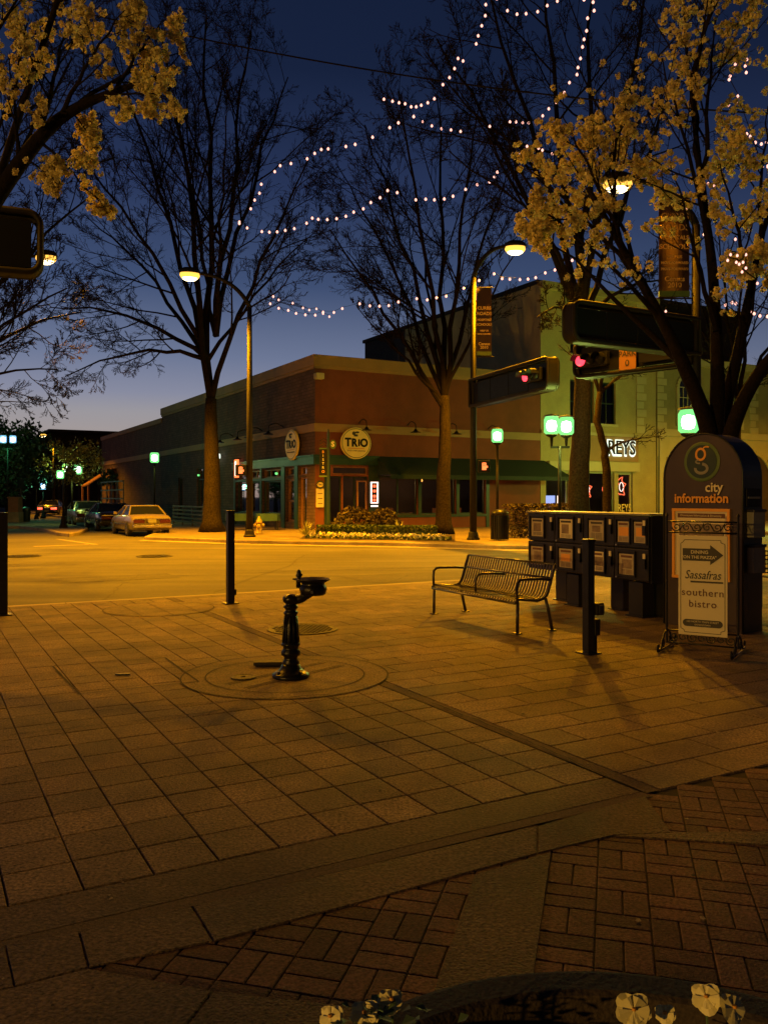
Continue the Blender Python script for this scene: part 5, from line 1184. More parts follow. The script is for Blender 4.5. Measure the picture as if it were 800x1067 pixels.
# wall lantern green downspouts
# cars
def car(base, rz, paint, lab, lit=False, sc_=1.0):
    t = thing('parked_car', lab, 'car', base, rz, 'cars parked along the side street')
    # local: +y forward, length 4.7, width 1.76; stations: y, half width, z bottom, z belt, z top of deck
    W2 = 0.88
    prof = [(-2.32,0.78,0.42,0.62,0.72),(-2.25,0.84,0.30,0.70,0.84),(-1.9,0.87,0.26,0.78,0.93),(-1.2,0.88,0.24,0.80,0.95),(0,0.88,0.24,0.80,0.93),(1.0,0.88,0.24,0.78,0.90),(1.6,0.87,0.26,0.74,0.86),(2.2,0.82,0.30,0.66,0.76),(2.36,0.74,0.40,0.58,0.66)]
    m = MB(); rows = []
    for (y, w, zb, zm, zt) in prof:
        ring = [(-w*0.92,zb),(-w,zb+0.1),(-w,zm),(-w*0.95,zt-0.04),(-w*0.80,zt),(0,zt+0.025),(w*0.80,zt),(w*0.95,zt-0.04),(w,zm),(w,zb+0.1),(w*0.92,zb)]
        b0 = len(m.v); m.v += [(x*sc_,y*sc_,z*sc_) for x, z in ring]; rows.append(b0)
    k = 11
    for a, b in zip(rows, rows[1:]):
        for i in range(k): j = (i+1) % k; m.f.append((a+i, a+j, b+j, b+i))
    m.f.append(tuple(rows[0]+i for i in range(k))); m.f.append(tuple(rows[-1]+i for i in reversed(range(k))))
    body = m.build('body', M[paint], t, smooth=True)
    # cabin: roof + pillars with glass between
    def ring2(y0, y1, w, z): return [(-w,y0,z),(w,y0,z),(w,y1,z),(-w,y1,z)]
    lo = ring2(-1.48,1.15,0.80,0.90); hi = ring2(-0.92,0.30,0.60,1.31); g = MB()
    for i in range(4): j = (i+1) % 4; g.quad(*[Vector(v)*sc_ for v in (lo[i],lo[j],hi[j],hi[i])])
    g.build('glass', M['carglass'], body)
    rf = MB(); rf.rbox((0,-0.31*sc_,1.315*sc_),(1.22*sc_,1.26*sc_,0.06*sc_),0.028)
    for i in range(4): rf.tube([Vector(lo[i])*sc_*1.003, Vector(hi[i])*sc_*1.003],0.035,5)
    for sx in (-1,1): rf.tube([(sx*0.81*sc_,-0.1*sc_,0.9*sc_),(sx*0.61*sc_,-0.2*sc_,1.31*sc_)],0.03,5)
    rf.build('roof', M[paint], body)
    for sx in (-1,1):
        for y in (-1.42,1.45):
            Mw = Matrix.Translation((sx*0.80*sc_, y*sc_, 0.31*sc_)) @ Matrix.Rotation(PI/2,4,'Y')
            w = MB().lathe([(0.22,-0.1),(0.30,-0.09),(0.315,-0.05),(0.315,0.05),(0.30,0.09),(0.22,0.1)], n=22, M=Mw).build('wheel', M['tyre'], t, smooth=True)
            MB().lathe([(0.20,-0.105),(0.19,0.0),(0.2,0.105)], n=16, M=Mw).build('hubcap', M['chrome'], w)
        MB().rbox((sx*0.56*sc_,-2.30*sc_,0.66*sc_),(0.46*sc_,0.05,0.15*sc_),0.01).build('tail_light', M['tail_on'] if lit else M['tail'], t)
        MB().rbox((sx*0.92*sc_,0.85*sc_,0.98*sc_),(0.14,0.1,0.11),0.02).build('mirror', M[paint], t)
    MB().rbox((0,-2.36*sc_,0.46*sc_),(1.66*sc_,0.14,0.14*sc_),0.03).build('rear_bumper', M['chrome'] if paint != 'cardark' else M['cardark'], t)
    MB().rbox((0,2.38*sc_,0.44*sc_),(1.6*sc_,0.12,0.14*sc_),0.03).build('front_bumper', M['chrome'], t)
    MB().rbox((0,-2.33*sc_,0.68*sc_),(0.34,0.03,0.15),0.005).build('licence_plate', M['grey'], t)
    MB().box((0,-2.315*sc_,0.77*sc_),(1.5*sc_,0.03,0.03)).build('trim_strip', M['chrome'], t)
    for sx in (-1,1): MB().box((sx*0.885*sc_,0,0.52*sc_),(0.012,3.4*sc_,0.03)).build('side_moulding', M['chrome'], t)
    return t
c0 = Vector((-10.35, 34.5, -0.05)) + U*0.9 + V*2.3
car(c0, TH, 'cartan', 'pale tan sedan with a wide rear, nearest of the parked cars', sc_=0.96)
car(c0 + V*6.0 - U*0.15, TH, 'cardark', 'dark car parked between the tan sedan and the pale hatchback', sc_=1.0)
car(c0 + V*11.8 - U*0.3, TH, 'carsilver', 'pale silver car parked farthest left in the row', sc_=1.05)
p = W(54,548,72); car((p.x,72,-0.05), 0.2, 'cardark', 'distant car in the side street with red tail lights on', lit=True)
# brick pillar and bin far left
p = W(16,547,50); t = thing('brick_pillar', 'short brick pillar on a pale base near the left edge', 'pillar', (p.x,50,0.0))
MB().rbox((0,0,0.35),(0.68,0.68,0.7),0.03).build('base', M['walk'], t); MB().box((0,0,1.1),(0.6,0.6,0.8)).build('shaft', M['farbrick'], t); MB().rbox((0,0,1.54),(0.7,0.7,0.1),0.02).build('cap', M['farbrick'], t)
p = W(27,546,51); t = thing('trash_can', 'dark round trash can beside the short brick pillar', 'trash can', (p.x,51,0.0))
MB().lathe([(0.24,0),(0.27,0.8)], n=16).build('bin', M['iron'], t); MB().lathe([(0.28,0.8),(0.26,0.92),(0.05,1.0)], n=16).build('lid', M['iron'], t)
for px, dd, lab in ((22,58,'dark post between the brick pillar and the bluish lantern'),(38,60,'slim dark post standing before the low far storefronts')):
    p = W(px,540,dd); t = thing('sign_post', lab, 'post', (p.x,dd,0)); MB().tube([(0,0,0),(0,0,2.9)],0.07,8).lathe([(0.18,0),(0.12,0.3)],(0,0,0),10).build('pole', M['iron'], t); MB().rbox((0,-0.08,2.5),(0.45,0.03,0.6),0.01).build('plate', M['black'], t)

# ---------------------------------------------------------------- power line
P = []
for i in range(41):
    s = i/40; px = -60 + 940*s; py = -28 + 0 ; py = (-25)*(1-s)**2 + 2*s*(1-s)*104 + s*s*122; P.append(W(px, py, 26-6*s))
MB().tube(P, 0.022, 5).build('power_line', M['twig'], None, label='thin dark power line crossing the sky above the trees', category='cable')

# ---------------------------------------------------------------- string lights
def string(pts, depth, lab, br=0.05, rec=None):
    br *= 0.95
    """pts in photo pixels; depth: (start, end) distance in metres"""
    n = len(pts); P = [W(x, y, depth[0] + (depth[1]-depth[0])*i/max(1,n-1)) for i, (x, y) in enumerate(pts)]
    b = P[0]; t = thing('string_lights', lab, 'string lights', (b.x,b.y,b.z), 0, 'strings of small white lights in the trees')
    P = [p-b for p in P]; Q = []
    for a, c in zip(P, P[1:]):
        for j in range(3): s = j/3; q = a.lerp(c, s); q = q + Vector((0,0,-0.03*4*s*(1-s)*(c-a).length+0.05)); Q.append(q)
    Q.append(P[-1]+Vector((0,0,0.05))); MB().tube(Q, 0.008, 4).build('wire', M['twig'], t)
    for i, p in enumerate(P):
        bb = MB().lathe([(br*.25,br*1.1),(br*.7,br*.6),(br,-br*.2),(br*0.7,-br*.8),(br*.15,-br*1.2)], c=tuple(p), n=8).build('bulb', M['bulb'], t, smooth=True)
z4 = lambda L: [(380+x/1.905, y/1.905) for x, y in L]
z3 = lambda L: [(230+x/3.2, 100+y/3.2) for x, y in L]
z8 = lambda L: [(560+x/3.333, 160+y/3.333) for x, y in L]
string(z4([(244,-8),(240,8),(239,30),(232,50),(225,70),(221,86),(195,120),(185,115),(178,135),(168,153),(155,167),(138,195),(125,203),(112,208),(102,211),(92,211),(80,205),(68,203),(55,200),(38,196)]), (24,25), 'string of lights dropping from the top edge to a short level row', 0.042)
string(z4([(262,-4),(283,20),(302,27),(320,26),(343,22),(362,10),(382,1)]), (24,24), 'short sagging string of lights at the top centre edge', 0.042)
string(z4([(435,-2),(453,3),(455,20),(442,35),(440,60),(435,77),(432,92),(428,115),(423,133),(421,147),(406,163),(396,183),(380,202),(365,215),(353,229),(325,243),(313,243),(300,241),(288,241),(248,250),(190,260),(171,257),(152,255),(133,249),(115,241),(97,231)]), (22,27), 'long string of lights hanging steeply right of centre then turning left', 0.042)
string(z3([(643,67),(592,88),(563,104),(506,136),(448,160),(417,167),(358,175),(335,177),(313,190),(288,208),(234,224),(198,231),(180,251),(135,293),(129,323),(113,346),(100,375),(62,419)]), (27,30), 'string of lights running down the right side of the big bare tree', 0.048)
string(z3([(62,424),(88,439),(137,451),(162,453),(188,452),(215,447),(245,441),(286,423),(305,406),(325,410),(355,411),(386,408),(417,400),(443,386),(475,375),(500,354),(531,338),(556,314),(588,321),(650,345),(683,343),(712,345),(745,342),(774,333)])+[(485,197),(497,192),(510,189),(515,184),(518,179)], (30,27), 'middle string of lights across the gap between the two bare trees', 0.048)
string([(542,160),(549,152),(561,154),(565,156),(575,160)], (26,25), 'tiny string of lights at the left fringe of the right blossom', 0.042)
string(z3([(175,668),(165,692),(193,707),(225,714),(251,724),(282,729),(315,730),(341,720),(377,721),(405,708),(463,692),(497,699),(529,700),(560,698),(592,686),(653,675),(688,679),(719,672),(751,667)])+[(483,300),(499,292),(514.6,285),(523,290),(531,290.6),(541.5,291),(550,290.5),(558,289),(568,284),(578,281),(587,277),(596,271),(606,266),(612,262),(613,253),(617,242)], (31,26), 'lowest long string of lights just above the roof of the red building', 0.046)
string(z3([(193,679),(240,690),(274,706),(295,713),(319,709),(341,725),(362,735)]), (31,30.5), 'short string of lights tangled with the left end of the lowest string', 0.04)
string(z8([(628,538),(652,525),(675,517),(688,520),(738,548),(752,555),(772,563),(798,565),(820,568)]), (20,19), 'short string of lights at the right edge below the blossom', 0.036)
string(z8([(725,75),(755,45),(780,45),(800,40)]), (19,19), 'three lights high at the right frame edge between blossom sprays', 0.036)
string([(766,249),(761,265),(768,266),(758,271),(767,273),(770,275),(774,273),(777,265),(777,279),(773,283),(789,295)], (11.6,11.8), 'bright clump of lights wound in the right blossom', 0.02)
string(z4([(725,150),(735,127),(755,107),(758,117),(755,130),(757,143),(733,138),(723,157),(740,190),(737,202),(722,207),(730,240),(745,253),(758,265),(765,270),(775,282),(787,285),(797,282)]), (17,16.5), 'string of lights looping down near the upper right edge', 0.03)
string(z4([(775,330),(788,330),(800,330),(815,328)]), (17,17), 'pair of lights under the loop at the right edge', 0.032)
string(z8([(518,188),(592,103),(613,110),(577,280),(445,547)]), (18,20), 'scattered lights crossing beside the right lamp pole', 0.03)

# ---------------------------------------------------------------- bollards
def bollard(p, h, lab, w=0.1, capz=True):
    t = thing('bollard', lab, 'bollard', (p.x,p.y,0.0), TH, 'black square bollards')
    MB().rbox((0,0,h/2),(w,w,h),0.006).build('post', M['iron'], t); MB().rbox((0,0,h+0.012),(w+0.018,w+0.018,0.03),0.008).build('cap', M['iron'], t)
    MB().rbox((0,0,0.008),(w+0.1,w+0.1,0.016),0.004).build('base_plate', M['iron'], t); return t
t = bollard(G(240,629), 1.39, 'slim black bollard in the middle distance behind the drinking fountain', 0.105); MB().rbox((0.07,-0.0,0.17),(0.04,0.05,0.09),0.008).build('lock_box', M['iron'], t)
bollard(G(3.0,641), 1.38, 'black bollard cut by the left frame edge', 0.115)
t = bollard(G(613,681), 1.16, 'black bollard with electrical boxes in front of the newspaper racks', 0.09)
w = MB().rbox((0.10,-0.03,0.46),(0.1,0.09,0.13),0.015).build('outlet_box', M['iron'], t); MB().rbox((0.10,-0.085,0.46),(0.07,0.02,0.09),0.01).build('outlet_cover', M['rackpaint'], w)
MB().rbox((0.08,-0.02,0.27),(0.07,0.07,0.17),0.01).build('outlet_box', M['iron'], t); MB().tube([(0.075,-0.02,0.2),(0.075,-0.02,0.02)],0.018,8).build('conduit', M['iron'], t)

# ---------------------------------------------------------------- drinking fountain
t = thing('drinking_fountain', 'ornate black cast iron drinking fountain with an offset bowl on the round pad', 'drinking fountain', (G(303,706).x, G(303,706).y, 0.006), 0.0)
MB().lathe([(0.165,0),(0.17,0.012),(0.165,0.03),(0.13,0.05),(0.10,0.07),(0.085,0.1),(0.075,0.12)], n=32).build('base', M['ironfount'], t, smooth=True)
for i in range(4): a = PI/4 + i*PI/2; MB().lathe([(0.016,0),(0.016,0.02),(0.008,0.028)], (0.135*math.cos(a),0.135*math.sin(a),0.035), 6).build('bolt', M['ironfount'], t)
MB().lathe([(0.075,0.11),(0.08,0.13),(0.062,0.16),(0.06,0.18),(0.085,0.2),(0.09,0.225),(0.07,0.25),(0.068,0.27),(0.084,0.285),(0.086,0.30),(0.07,0.315),(0.055,0.47),(0.05,0.55),(0.062,0.565),(0.066,0.58),(0.05,0.595),(0.048,0.61),(0.064,0.62),(0.066,0.635),(0.048,0.65),(0.046,0.66),(0.07,0.675),(0.075,0.70),(0.07,0.72),(0.05,0.735),(0.01,0.745)], n=32).build('column', M['ironfount'], t, smooth=True)
m = MB()
for i in range(12): a = 2*PI*i/12; m.tube([(0.072*math.cos(a),0.072*math.sin(a),0.31),(0.056*math.cos(a),0.056*math.sin(a),0.55)],[0.009,0.006],5)
m.build('flutes', M['ironfount'], t, smooth=True)
MB().tube([(0.02,0,0.69),(0.09,0,0.70),(0.13,0,0.73),(0.17,0,0.76)],[0.045,0.04,0.042,0.045],12).build('arm', M['ironfount'], t, smooth=True)
bw = MB().lathe([(0.06,0.735),(0.10,0.735),(0.115,0.75),(0.125,0.79),(0.115,0.82),(0.10,0.835),(0.11,0.85),(0.155,0.872),(0.158,0.882),(0.148,0.885),(0.10,0.86),(0.02,0.85)], (0.2,0,0), 32).build('bowl', M['ironfount'], t, smooth=True)
m = MB(); m.tube([(0.07,0,0.80),(0.065,0,0.87),(0.075,0,0.90),(0.10,0,0.925)],[0.022,0.02,0.018,0.012],8); m.lathe([(0.022,0),(0.03,0.015),(0.02,0.035),(0.022,0.05),(0.008,0.07)],(0.072,0,0.895),10); m.tube([(0.07,-0.03,0.875),(0.02,-0.01,0.88)],0.009,6)
m.build('spout', M['ironfount'], t, smooth=True)
MB().lathe([(0.014,0),(0.014,0.02)], n=12, M=Matrix.Translation((0.2,-0.115,0.775)) @ Matrix.Rotation(PI/2,4,'X')).build('push_button', M['chrome'], t)

# ---------------------------------------------------------------- bench
E = Vector((0.466,-0.885,0)).normalized(); a0 = G(452,640); LB = 1.90
rzb = math.atan2(E.y, E.x)     # local x along the bench (far to near), local y = back
t = thing('park_bench', 'black metal strap bench with curved arms facing left', 'bench', (a0.x,a0.y,0.0), rzb)
def prof_seat(n=20):           # side profile (y, z): front lip, seat, curve up to the back
    P = [(-0.03,0.365),(-0.01,0.395),(0.03,0.405),(0.12,0.395),(0.22,0.385),(0.32,0.382),(0.39,0.395),(0.435,0.43),(0.465,0.49),(0.495,0.58),(0.53,0.69),(0.56,0.785),(0.575,0.80)]
    return P
PS = prof_seat(); m = MB(); ns = 34
for i in range(ns):
    x = 0.03 + (LB-0.06)*i/(ns-1)
    for (y0,z0_),(y1,z1_) in zip(PS, PS[1:]):
        dy, dz = y1-y0, z1_-z0_; l = math.hypot(dy,dz); ny, nz = -dz/l*0.004, dy/l*0.004; w = 0.013
        vs = [Vector((x+sx*w, y+s*ny, z+s*nz)) for (y,z) in ((y0,z0_),(y1,z1_)) for s in (-1,1) for sx in (-1,1)]
        n = len(m.v); m.v += [tuple(v) for v in vs]; m.f += [(n+2,n+3,n+7,n+6),(n,n+4,n+5,n+1),(n,n+2,n+6,n+4),(n+1,n+5,n+7,n+3)]
        m.f += [(n,n+1,n+3,n+2),(n+4,n+6,n+7,n+5)]
m.build('slats', M['bench'], t)
for (y,z) in ((-0.03,0.36),(0.575,0.80),(0.30,0.368),(0.52,0.635)):
    MB().tube([(0,y,z),(LB,y,z)],0.014,8).build('cross_rail', M['bench'], t, smooth=True)
for x in (0.0, LB):
    MB().tube([(x,y,z) for y,z in PS],0.017,8).build('side_frame', M['bench'], t, smooth=True)
    MB().tube([(x,0.0,0.01),(x,0.005,0.38)],0.02,10).build('leg', M['bench'], t, smooth=True)
    MB().tube([(x,0.52,0.01),(x,0.46,0.25),(x,0.42,0.40)],0.02,10).build('leg', M['bench'], t, smooth=True)
    for y in (0.0,0.52): MB().rbox((x,y,0.008),(0.085,0.085,0.014),0.004).build('foot', M['bench'], t)
    MB().tube([(x,0.0,0.37),(x,-0.01,0.52),(x,0.0,0.60),(x,0.04,0.635),(x,0.10,0.64),(x,0.35,0.635),(x,0.50,0.62)],0.017,10).build('armrest', M['bench'], t, smooth=True)
MB().tube([(LB/2,0.05,0.40),(LB/2,0.05,0.55),(LB/2,0.08,0.61),(LB/2,0.14,0.63),(LB/2,0.35,0.625),(LB/2,0.50,0.61)],0.015,10).build('armrest', M['bench'], t, smooth=True)

# ---------------------------------------------------------------- newspaper racks
R0 = Vector((2.30,13.41,0)); t = thing('newspaper_rack', 'long black bank of newspaper boxes on pedestals behind the bench', 'newspaper rack', R0, rzb)
# local x: far -> near, y: back. total length 2.62
LR = 2.58
MB().rbox((LR/2,0.24,1.385),(LR+0.06,0.56,0.025),0.006).build('top_plate', M['grey'], t)
for x, y in ((1.0,0.14),(2.28,0.14),(0.42,0.40),(1.65,0.40),(2.4,0.42)): MB().rbox((x,y,0.24),(0.26,0.2,0.46),0.008).box((x,y,0.008),(0.32,0.26,0.014)).build('pedestal', M['rackpaint'], t)
MB().box((LR/2,0.28,0.92),(LR,0.42,0.87)).build('housing', M['rackpaint'], t)
def newsbox(x0, x1, z0, z1, wins, sd, kind):
    b = MB(); xc = (x0+x1)/2; b.rbox((xc,0.03,(z0+z1)/2),(x1-x0-0.012,0.1,z1-z0-0.014),0.012); bo = b.build('box_door', M['rackpaint'], t)
    r = random.Random(sd)
    for (wa, wb) in wins:
        wz0, wz1 = z0+0.06, z1-0.05; xc = (wa+wb)/2; ww = wb-wa
        fr_ = MB()
        for (cx,cz,sx,sz) in ((xc,wz0,ww+0.04,0.02),(xc,wz1,ww+0.04,0.02),(wa-0.01,(wz0+wz1)/2,0.02,wz1-wz0),(wb+0.01,(wz0+wz1)/2,0.02,wz1-wz0)): fr_.box((cx,-0.03,cz),(sx,0.03,sz))
        fo = fr_.build('window_frame', M['rackpaint'], bo)
        MB().box((xc+r.uniform(-.01,.01),-0.024,(wz0+wz1)/2-0.01),(ww-0.03,0.004,wz1-wz0-0.05)).build('newspaper', M['paper'] if kind % 3 else M['paperc'], bo)
        ik = MB(); zt_ = wz1-0.05; ik.box((xc,-0.028,zt_-0.02),(ww*0.7,0.003,0.03))
        ik2 = MB(); ph = r.uniform(0.08,0.14); ik2.box((xc+r.uniform(-.02,.02),-0.028,zt_-0.06-ph/2),(ww*r.uniform(0.45,0.75),0.003,ph))
        for q in range(6):
            zz = zt_-0.08-ph-q*0.016
            if zz > wz0+0.03:
                for cx in (-0.25,0.08,0.3): ik.box((xc+cx*ww*0.8,-0.028,zz),(ww*0.22,0.003,0.006))
        ik.build('print', M['ink'] if kind % 2 else M['inkbrown'], bo); ik2.build('front_photo', M['orange'] if kind == 4 else M['photo'], bo)
    MB().box((x1-0.06,-0.04,z0+(z1-z0)*0.55),(0.05,0.04,0.13)).build('coin_mech', M['iron'], bo)
    MB().rbox((x1-0.06,-0.045,z0+(z1-z0)*0.78),(0.045,0.012,0.07),0.003).build('price_tag', M['paperc'], bo)
    MB().lathe([(0.012,0),(0.012,0.02)], n=10, M=Matrix.Translation((x0+0.05,-0.02,z0+0.03)) @ Matrix.Rotation(PI/2,4,'X')).build('lock', M['silver'], bo)
zm = 0.93; cols = [(0.0,0.66,0.08),(0.66,1.3,0.76),(1.3,1.94,1.42)]
k = 0
for (x0,x1,wa) in cols:
    for (z0,z1) in ((zm,1.37),(0.49,zm)):
        newsbox(x0,x1,z0,z1,[(wa,wa+0.33)],k,k+1); k += 1
newsbox(1.94,2.58,zm,1.37,[(1.99,2.24),(2.31,2.54)],20,4); newsbox(1.94,2.58,0.49,zm,[(2.03,2.33)],21,2)
MB().box((LR+0.005,0.27,0.92),(0.02,0.5,0.9)).build('end_panel', M['rackpaint'], t)

# ---------------------------------------------------------------- information kiosk
kL = G(692,649.5); kR = G(774,661); kd = (kR-kL); kw = kd.length; rzk = math.atan2(kd.y, kd.x)
t = thing('information_kiosk', 'dark round topped city information kiosk behind the bistro sign', 'kiosk', kL, rzk)
KH = 2.40; KD = 0.42
pts = [(0,0.0),(kw,0.0)]; zs = KH - kw/2*1.0
for i in range(25): a = PI*i/24; pts.append((kw/2 + kw/2*math.cos(a), zs + kw/2*math.sin(a)))
m = MB(); n = len(pts); b = 0
m.v = [(x,0,z) for x,z in pts] + [(x,KD,z) for x,z in pts]; m.f = [tuple(range(n)), tuple(reversed(range(n,2*n)))]
m.build('panel_face', M['kiosk'], t)
m = MB()
for i in range(n):
    j = (i+1) % n; (x0,z0_),(x1,z1_) = pts[i], pts[j]; m.quad((x0,0,z0_),(x1,0,z1_),(x1,KD,z1_),(x0,KD,z0_))
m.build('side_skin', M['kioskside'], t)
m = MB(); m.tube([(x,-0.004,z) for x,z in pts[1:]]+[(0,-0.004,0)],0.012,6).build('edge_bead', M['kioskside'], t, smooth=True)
def kM(x, z, d=-0.012): return frame_M((x, d, z), (1,0,0))
ex, ez = kw*0.50, 2.055
m = MB().lathe([(0.245,0),(0.245,0.006),(0.23,0.01)], n=40, M=kM(ex,ez,0)@Matrix.Diagonal((1,1.0,1,1))); em = m.build('emblem', M['signgreen'], t)
MB().lathe([(0.205,0),(0.205,0.004)], n=40, M=kM(ex,ez,-0.010)).build('emblem_field', M['darkgreen'], em)
def annulus(cx, cz, rx, rz_, w, a0, a1, y, n=28):
    mm = MB()
    for i in range(n):
        b0, b1 = a0+(a1-a0)*i/n, a0+(a1-a0)*(i+1)/n
        q = [(cx+(rx-(w if k else 0))*math.cos(b_), y, cz+(rz_-(w if k else 0))*math.sin(b_)) for b_, k in ((b0,0),(b1,0),(b1,1),(b0,1))]; mm.quad(*q)
    return mm
mm = annulus(ex-0.01, ez+0.09, 0.075, 0.082, 0.028, 0, 2*PI, -0.018); b = annulus(ex+0.07, ez+0.16, 0.05, 0.03, 0.018, PI*0.2, PI*1.0, -0.0185); n0 = len(mm.v); mm.v += b.v; mm.f += [tuple(i+n0 for i in f) for f in b.f]
mm.build('g_upper', M['orange'], em)
mm = annulus(ex+0.0, ez-0.085, 0.10, 0.075, 0.036, -PI*1.05, PI*0.45, -0.018); b = annulus(ex-0.03, ez+0.0, 0.055, 0.03, 0.02, PI*0.5, PI*1.6, -0.0185); n0 = len(mm.v); mm.v += b.v; mm.f += [tuple(i+n0 for i in f) for f in b.f]
mm.build('g_lower', M['grey'], em)
text_mesh('lettering', 'city', 0.165, M['paperc'], t, kM(kw*0.655,1.735), 0.002, bold=0.003)
text_mesh('lettering', 'information', 0.158, M['orange'], t, kM(kw*0.49,1.60), 0.002, bold=0.004)
# poster panel
fx0, fx1, fz0, fz1 = kw*0.14, kw*0.84, 0.62, 1.46; fm = MB()
for (cx,cz,sx,sz) in (((fx0+fx1)/2,fz1,fx1-fx0+0.04,0.035),((fx0+fx1)/2,fz0,fx1-fx0+0.04,0.035),(fx0,(fz0+fz1)/2,0.035,fz1-fz0-0.035),(fx1,(fz0+fz1)/2,0.035,fz1-fz0-0.035)): fm.box((cx,-0.015,cz),(sx,0.03,sz))
pf = fm.build('poster_frame', M['orange'], t)
MB().box(((fx0+fx1)/2,-0.006,(fz0+fz1)/2),(fx1-fx0-0.03,0.008,fz1-fz0-0.03)).build('poster', M['paperc'], pf)
MB().box(((fx0+fx1)/2,-0.013,fz1-0.07),((fx1-fx0)*0.86,0.004,0.055)).build('poster_band', M['inkbrown'], pf)
text_mesh('lettering', 'Downtown Information & Directory', 0.038, M['paperc'], pf, kM((fx0+fx1)/2, fz1-0.07, -0.018), 0.001)
MB().box(((fx0+fx1)/2,-0.013,0.98),((fx1-fx0)*0.8,0.004,0.62)).build('map', M['photo'], pf)
# side face fittings (on the right side)
def sideb(y0,y1,z0,z1,d,mt,nm,par=None):
    return MB().rbox((kw+d/2,(y0+y1)/2,(z0+z1)/2),(d,y1-y0,z1-z0),0.006).build(nm, mt, par or t)
sl = sideb(0.06,0.37,1.50,1.72,0.015,M['black'],'slot_plate'); sideb(0.08,0.35,1.60,1.625,0.02,M['grey'],'slot',sl)
for (z0,z1) in ((1.14,1.46),(0.72,1.04)):
    bx = sideb(0.08,0.34,z0,z1,0.085,M['grey'],'brochure_box'); sideb(0.07,0.35,z1-0.02,z1+0.015,0.10,M['rackpaint'],'box_lid',bx)

# ---------------------------------------------------------------- wrought iron bistro sign
sL = G(694.6,675.5); sR = G(769,682.5); sd = sR-sL; sw = sd.length; rzs = math.atan2(sd.y, sd.x)
t = thing('bistro_sign', 'cream southern bistro sign with a black arrow hung in a wrought iron stand', 'sign', sL, rzs)
for x in (0.0, sw): MB().tube([(x,0,0.06),(x,0,1.42)],0.012,8).lathe([(0.02,0),(0.008,0.03)],(x,0,1.42),8).build('post', M['iron'], t)
def scroll(cx, cz, r0, turns, mir=1, flip=1, y=0, n=26, th0=0.0, w=0.006, axis='x'):
    P = []
    for i in range(n):
        s = i/(n-1); a = th0 + turns*2*PI*s; r = r0*(1-0.82*s); dx, dz = mir*r*math.cos(a), flip*r*math.sin(a)
        P.append((cx+dx, y, cz+dz) if axis == 'x' else (cx, y+dx, cz+dz))
    return P
hd = MB(); hd.tube([(0,0,1.36),(sw,0,1.36)],0.009,6).tube([(0,0,1.245),(sw,0,1.245)],0.009,6)
k = 6
for i in range(k): hd.tube(scroll(sw*(0.14+0.72*i/(k-1)),1.302,0.047,1.4,mir=1 if i%2 else -1,flip=1 if i%2 else -1),0.0065,5)
for i in range(k-1): hd.tube([(sw*(0.14+0.72*i/(k-1))+0.03,0,1.345 if i%2 else 1.26),(sw*(0.14+0.72*(i+.5)/(k-1)),0,1.302),(sw*(0.14+0.72*(i+1)/(k-1))-0.03,0,1.26 if i%2 else 1.345)],0.006,5)
hd.build('scroll_header', M['iron'], t, smooth=True)
lo_ = MB(); lo_.tube([(0,0,0.20),(sw,0,0.20)],0.009,6).tube([(0,0,0.07),(sw,0,0.07)],0.009,6)
k = 7
for i in range(k): lo_.tube(scroll(sw*(0.1+0.8*i/(k-1)),0.135,0.05,1.4,mir=1 if i%2 else -1,flip=1 if i%2 else -1),0.0065,5)
lo_.build('scroll_footer', M['iron'], t, smooth=True)
for x in (0.0, sw):                    # feet: long scrolled bars across the stand
    f = MB(); L_ = 0.36
    for s_ in (-1,1):
        f.tube([(x,0,0.20),(x,s_*0.08,0.185),(x,s_*0.16,0.13),(x,s_*0.22,0.05),(x,s_*0.28,0.02),(x,s_*L_,0.03)],0.011,6)
        f.tube(scroll(x,0.07,0.055,1.5,mir=s_,y=s_*0.15,axis='y'),0.008,5); f.tube(scroll(x,0.06,0.045,1.2,mir=s_,y=s_*(L_),th0=-PI/2,axis='y'),0.009,5)
    f.tube([(x,-L_,0.015),(x,L_,0.015)],0.010,6); f.build('foot', M['iron'], t, smooth=True)
# hanging board
bx0, bx1, bz0, bz1 = sw*0.17, sw*0.83+0.02, 0.165, 1.215; bc = (bx0+bx1)/2; tilt = 0.0
bo = MB().rbox((bc,-0.0,(bz0+bz1)/2),(bx1-bx0,0.02,bz1-bz0),0.004).build('board', M['paperc'], t)
for x in (bx0+0.05, bx1-0.05): MB().tube([(x,0,1.21),(x+0.01,0,1.228),(x,0,1.245)],0.005,5).build('hook', M['iron'], bo)
def line(mm, a, b, w=0.006, y=-0.0125):
    a, b = Vector((a[0],y,a[1])), Vector((b[0],y,b[1])); d = (b-a).normalized(); e = Vector((-d.z,0,d.x))*w/2; mm.quad(a-e,a+e,b+e,b-e)
bd = MB(); i0, i1, j0, j1, c_ = bx0+0.025, bx1-0.025, bz0+0.03, bz1-0.045, 0.04
poly = [(i0+c_,j0),(i1-c_,j0),(i1-c_,j0+c_*.6),(i1,j0+c_),(i1,j1-c_),(i1-c_,j1-c_*.6),(i1-c_,j1),(i0+c_,j1),(i0+c_*.6,j1-c_*.6),(i0,j1-c_),(i0,j0+c_),(i0+c_*.8,j0+c_*.6)]
for a, b in zip(poly, poly[1:]+poly[:1]): line(bd, a, b)
bd.build('border', M['ink'], bo)
bw_ = bx1-bx0
ar = MB(); za = bz1-0.2; x0_, x1_ = bx0+0.045, bx1-0.04
ar.v = [(x0_,-0.0135,za-0.065),(x1_-0.13,-0.0135,za-0.065),(x1_-0.13,-0.0135,za-0.105),(x1_,-0.0135,za),(x1_-0.13,-0.0135,za+0.105),(x1_-0.13,-0.0135,za+0.065),(x0_,-0.0135,za+0.065)]; ar.f = [tuple(range(7))]
ar.build('arrow', M['ink'], bo)
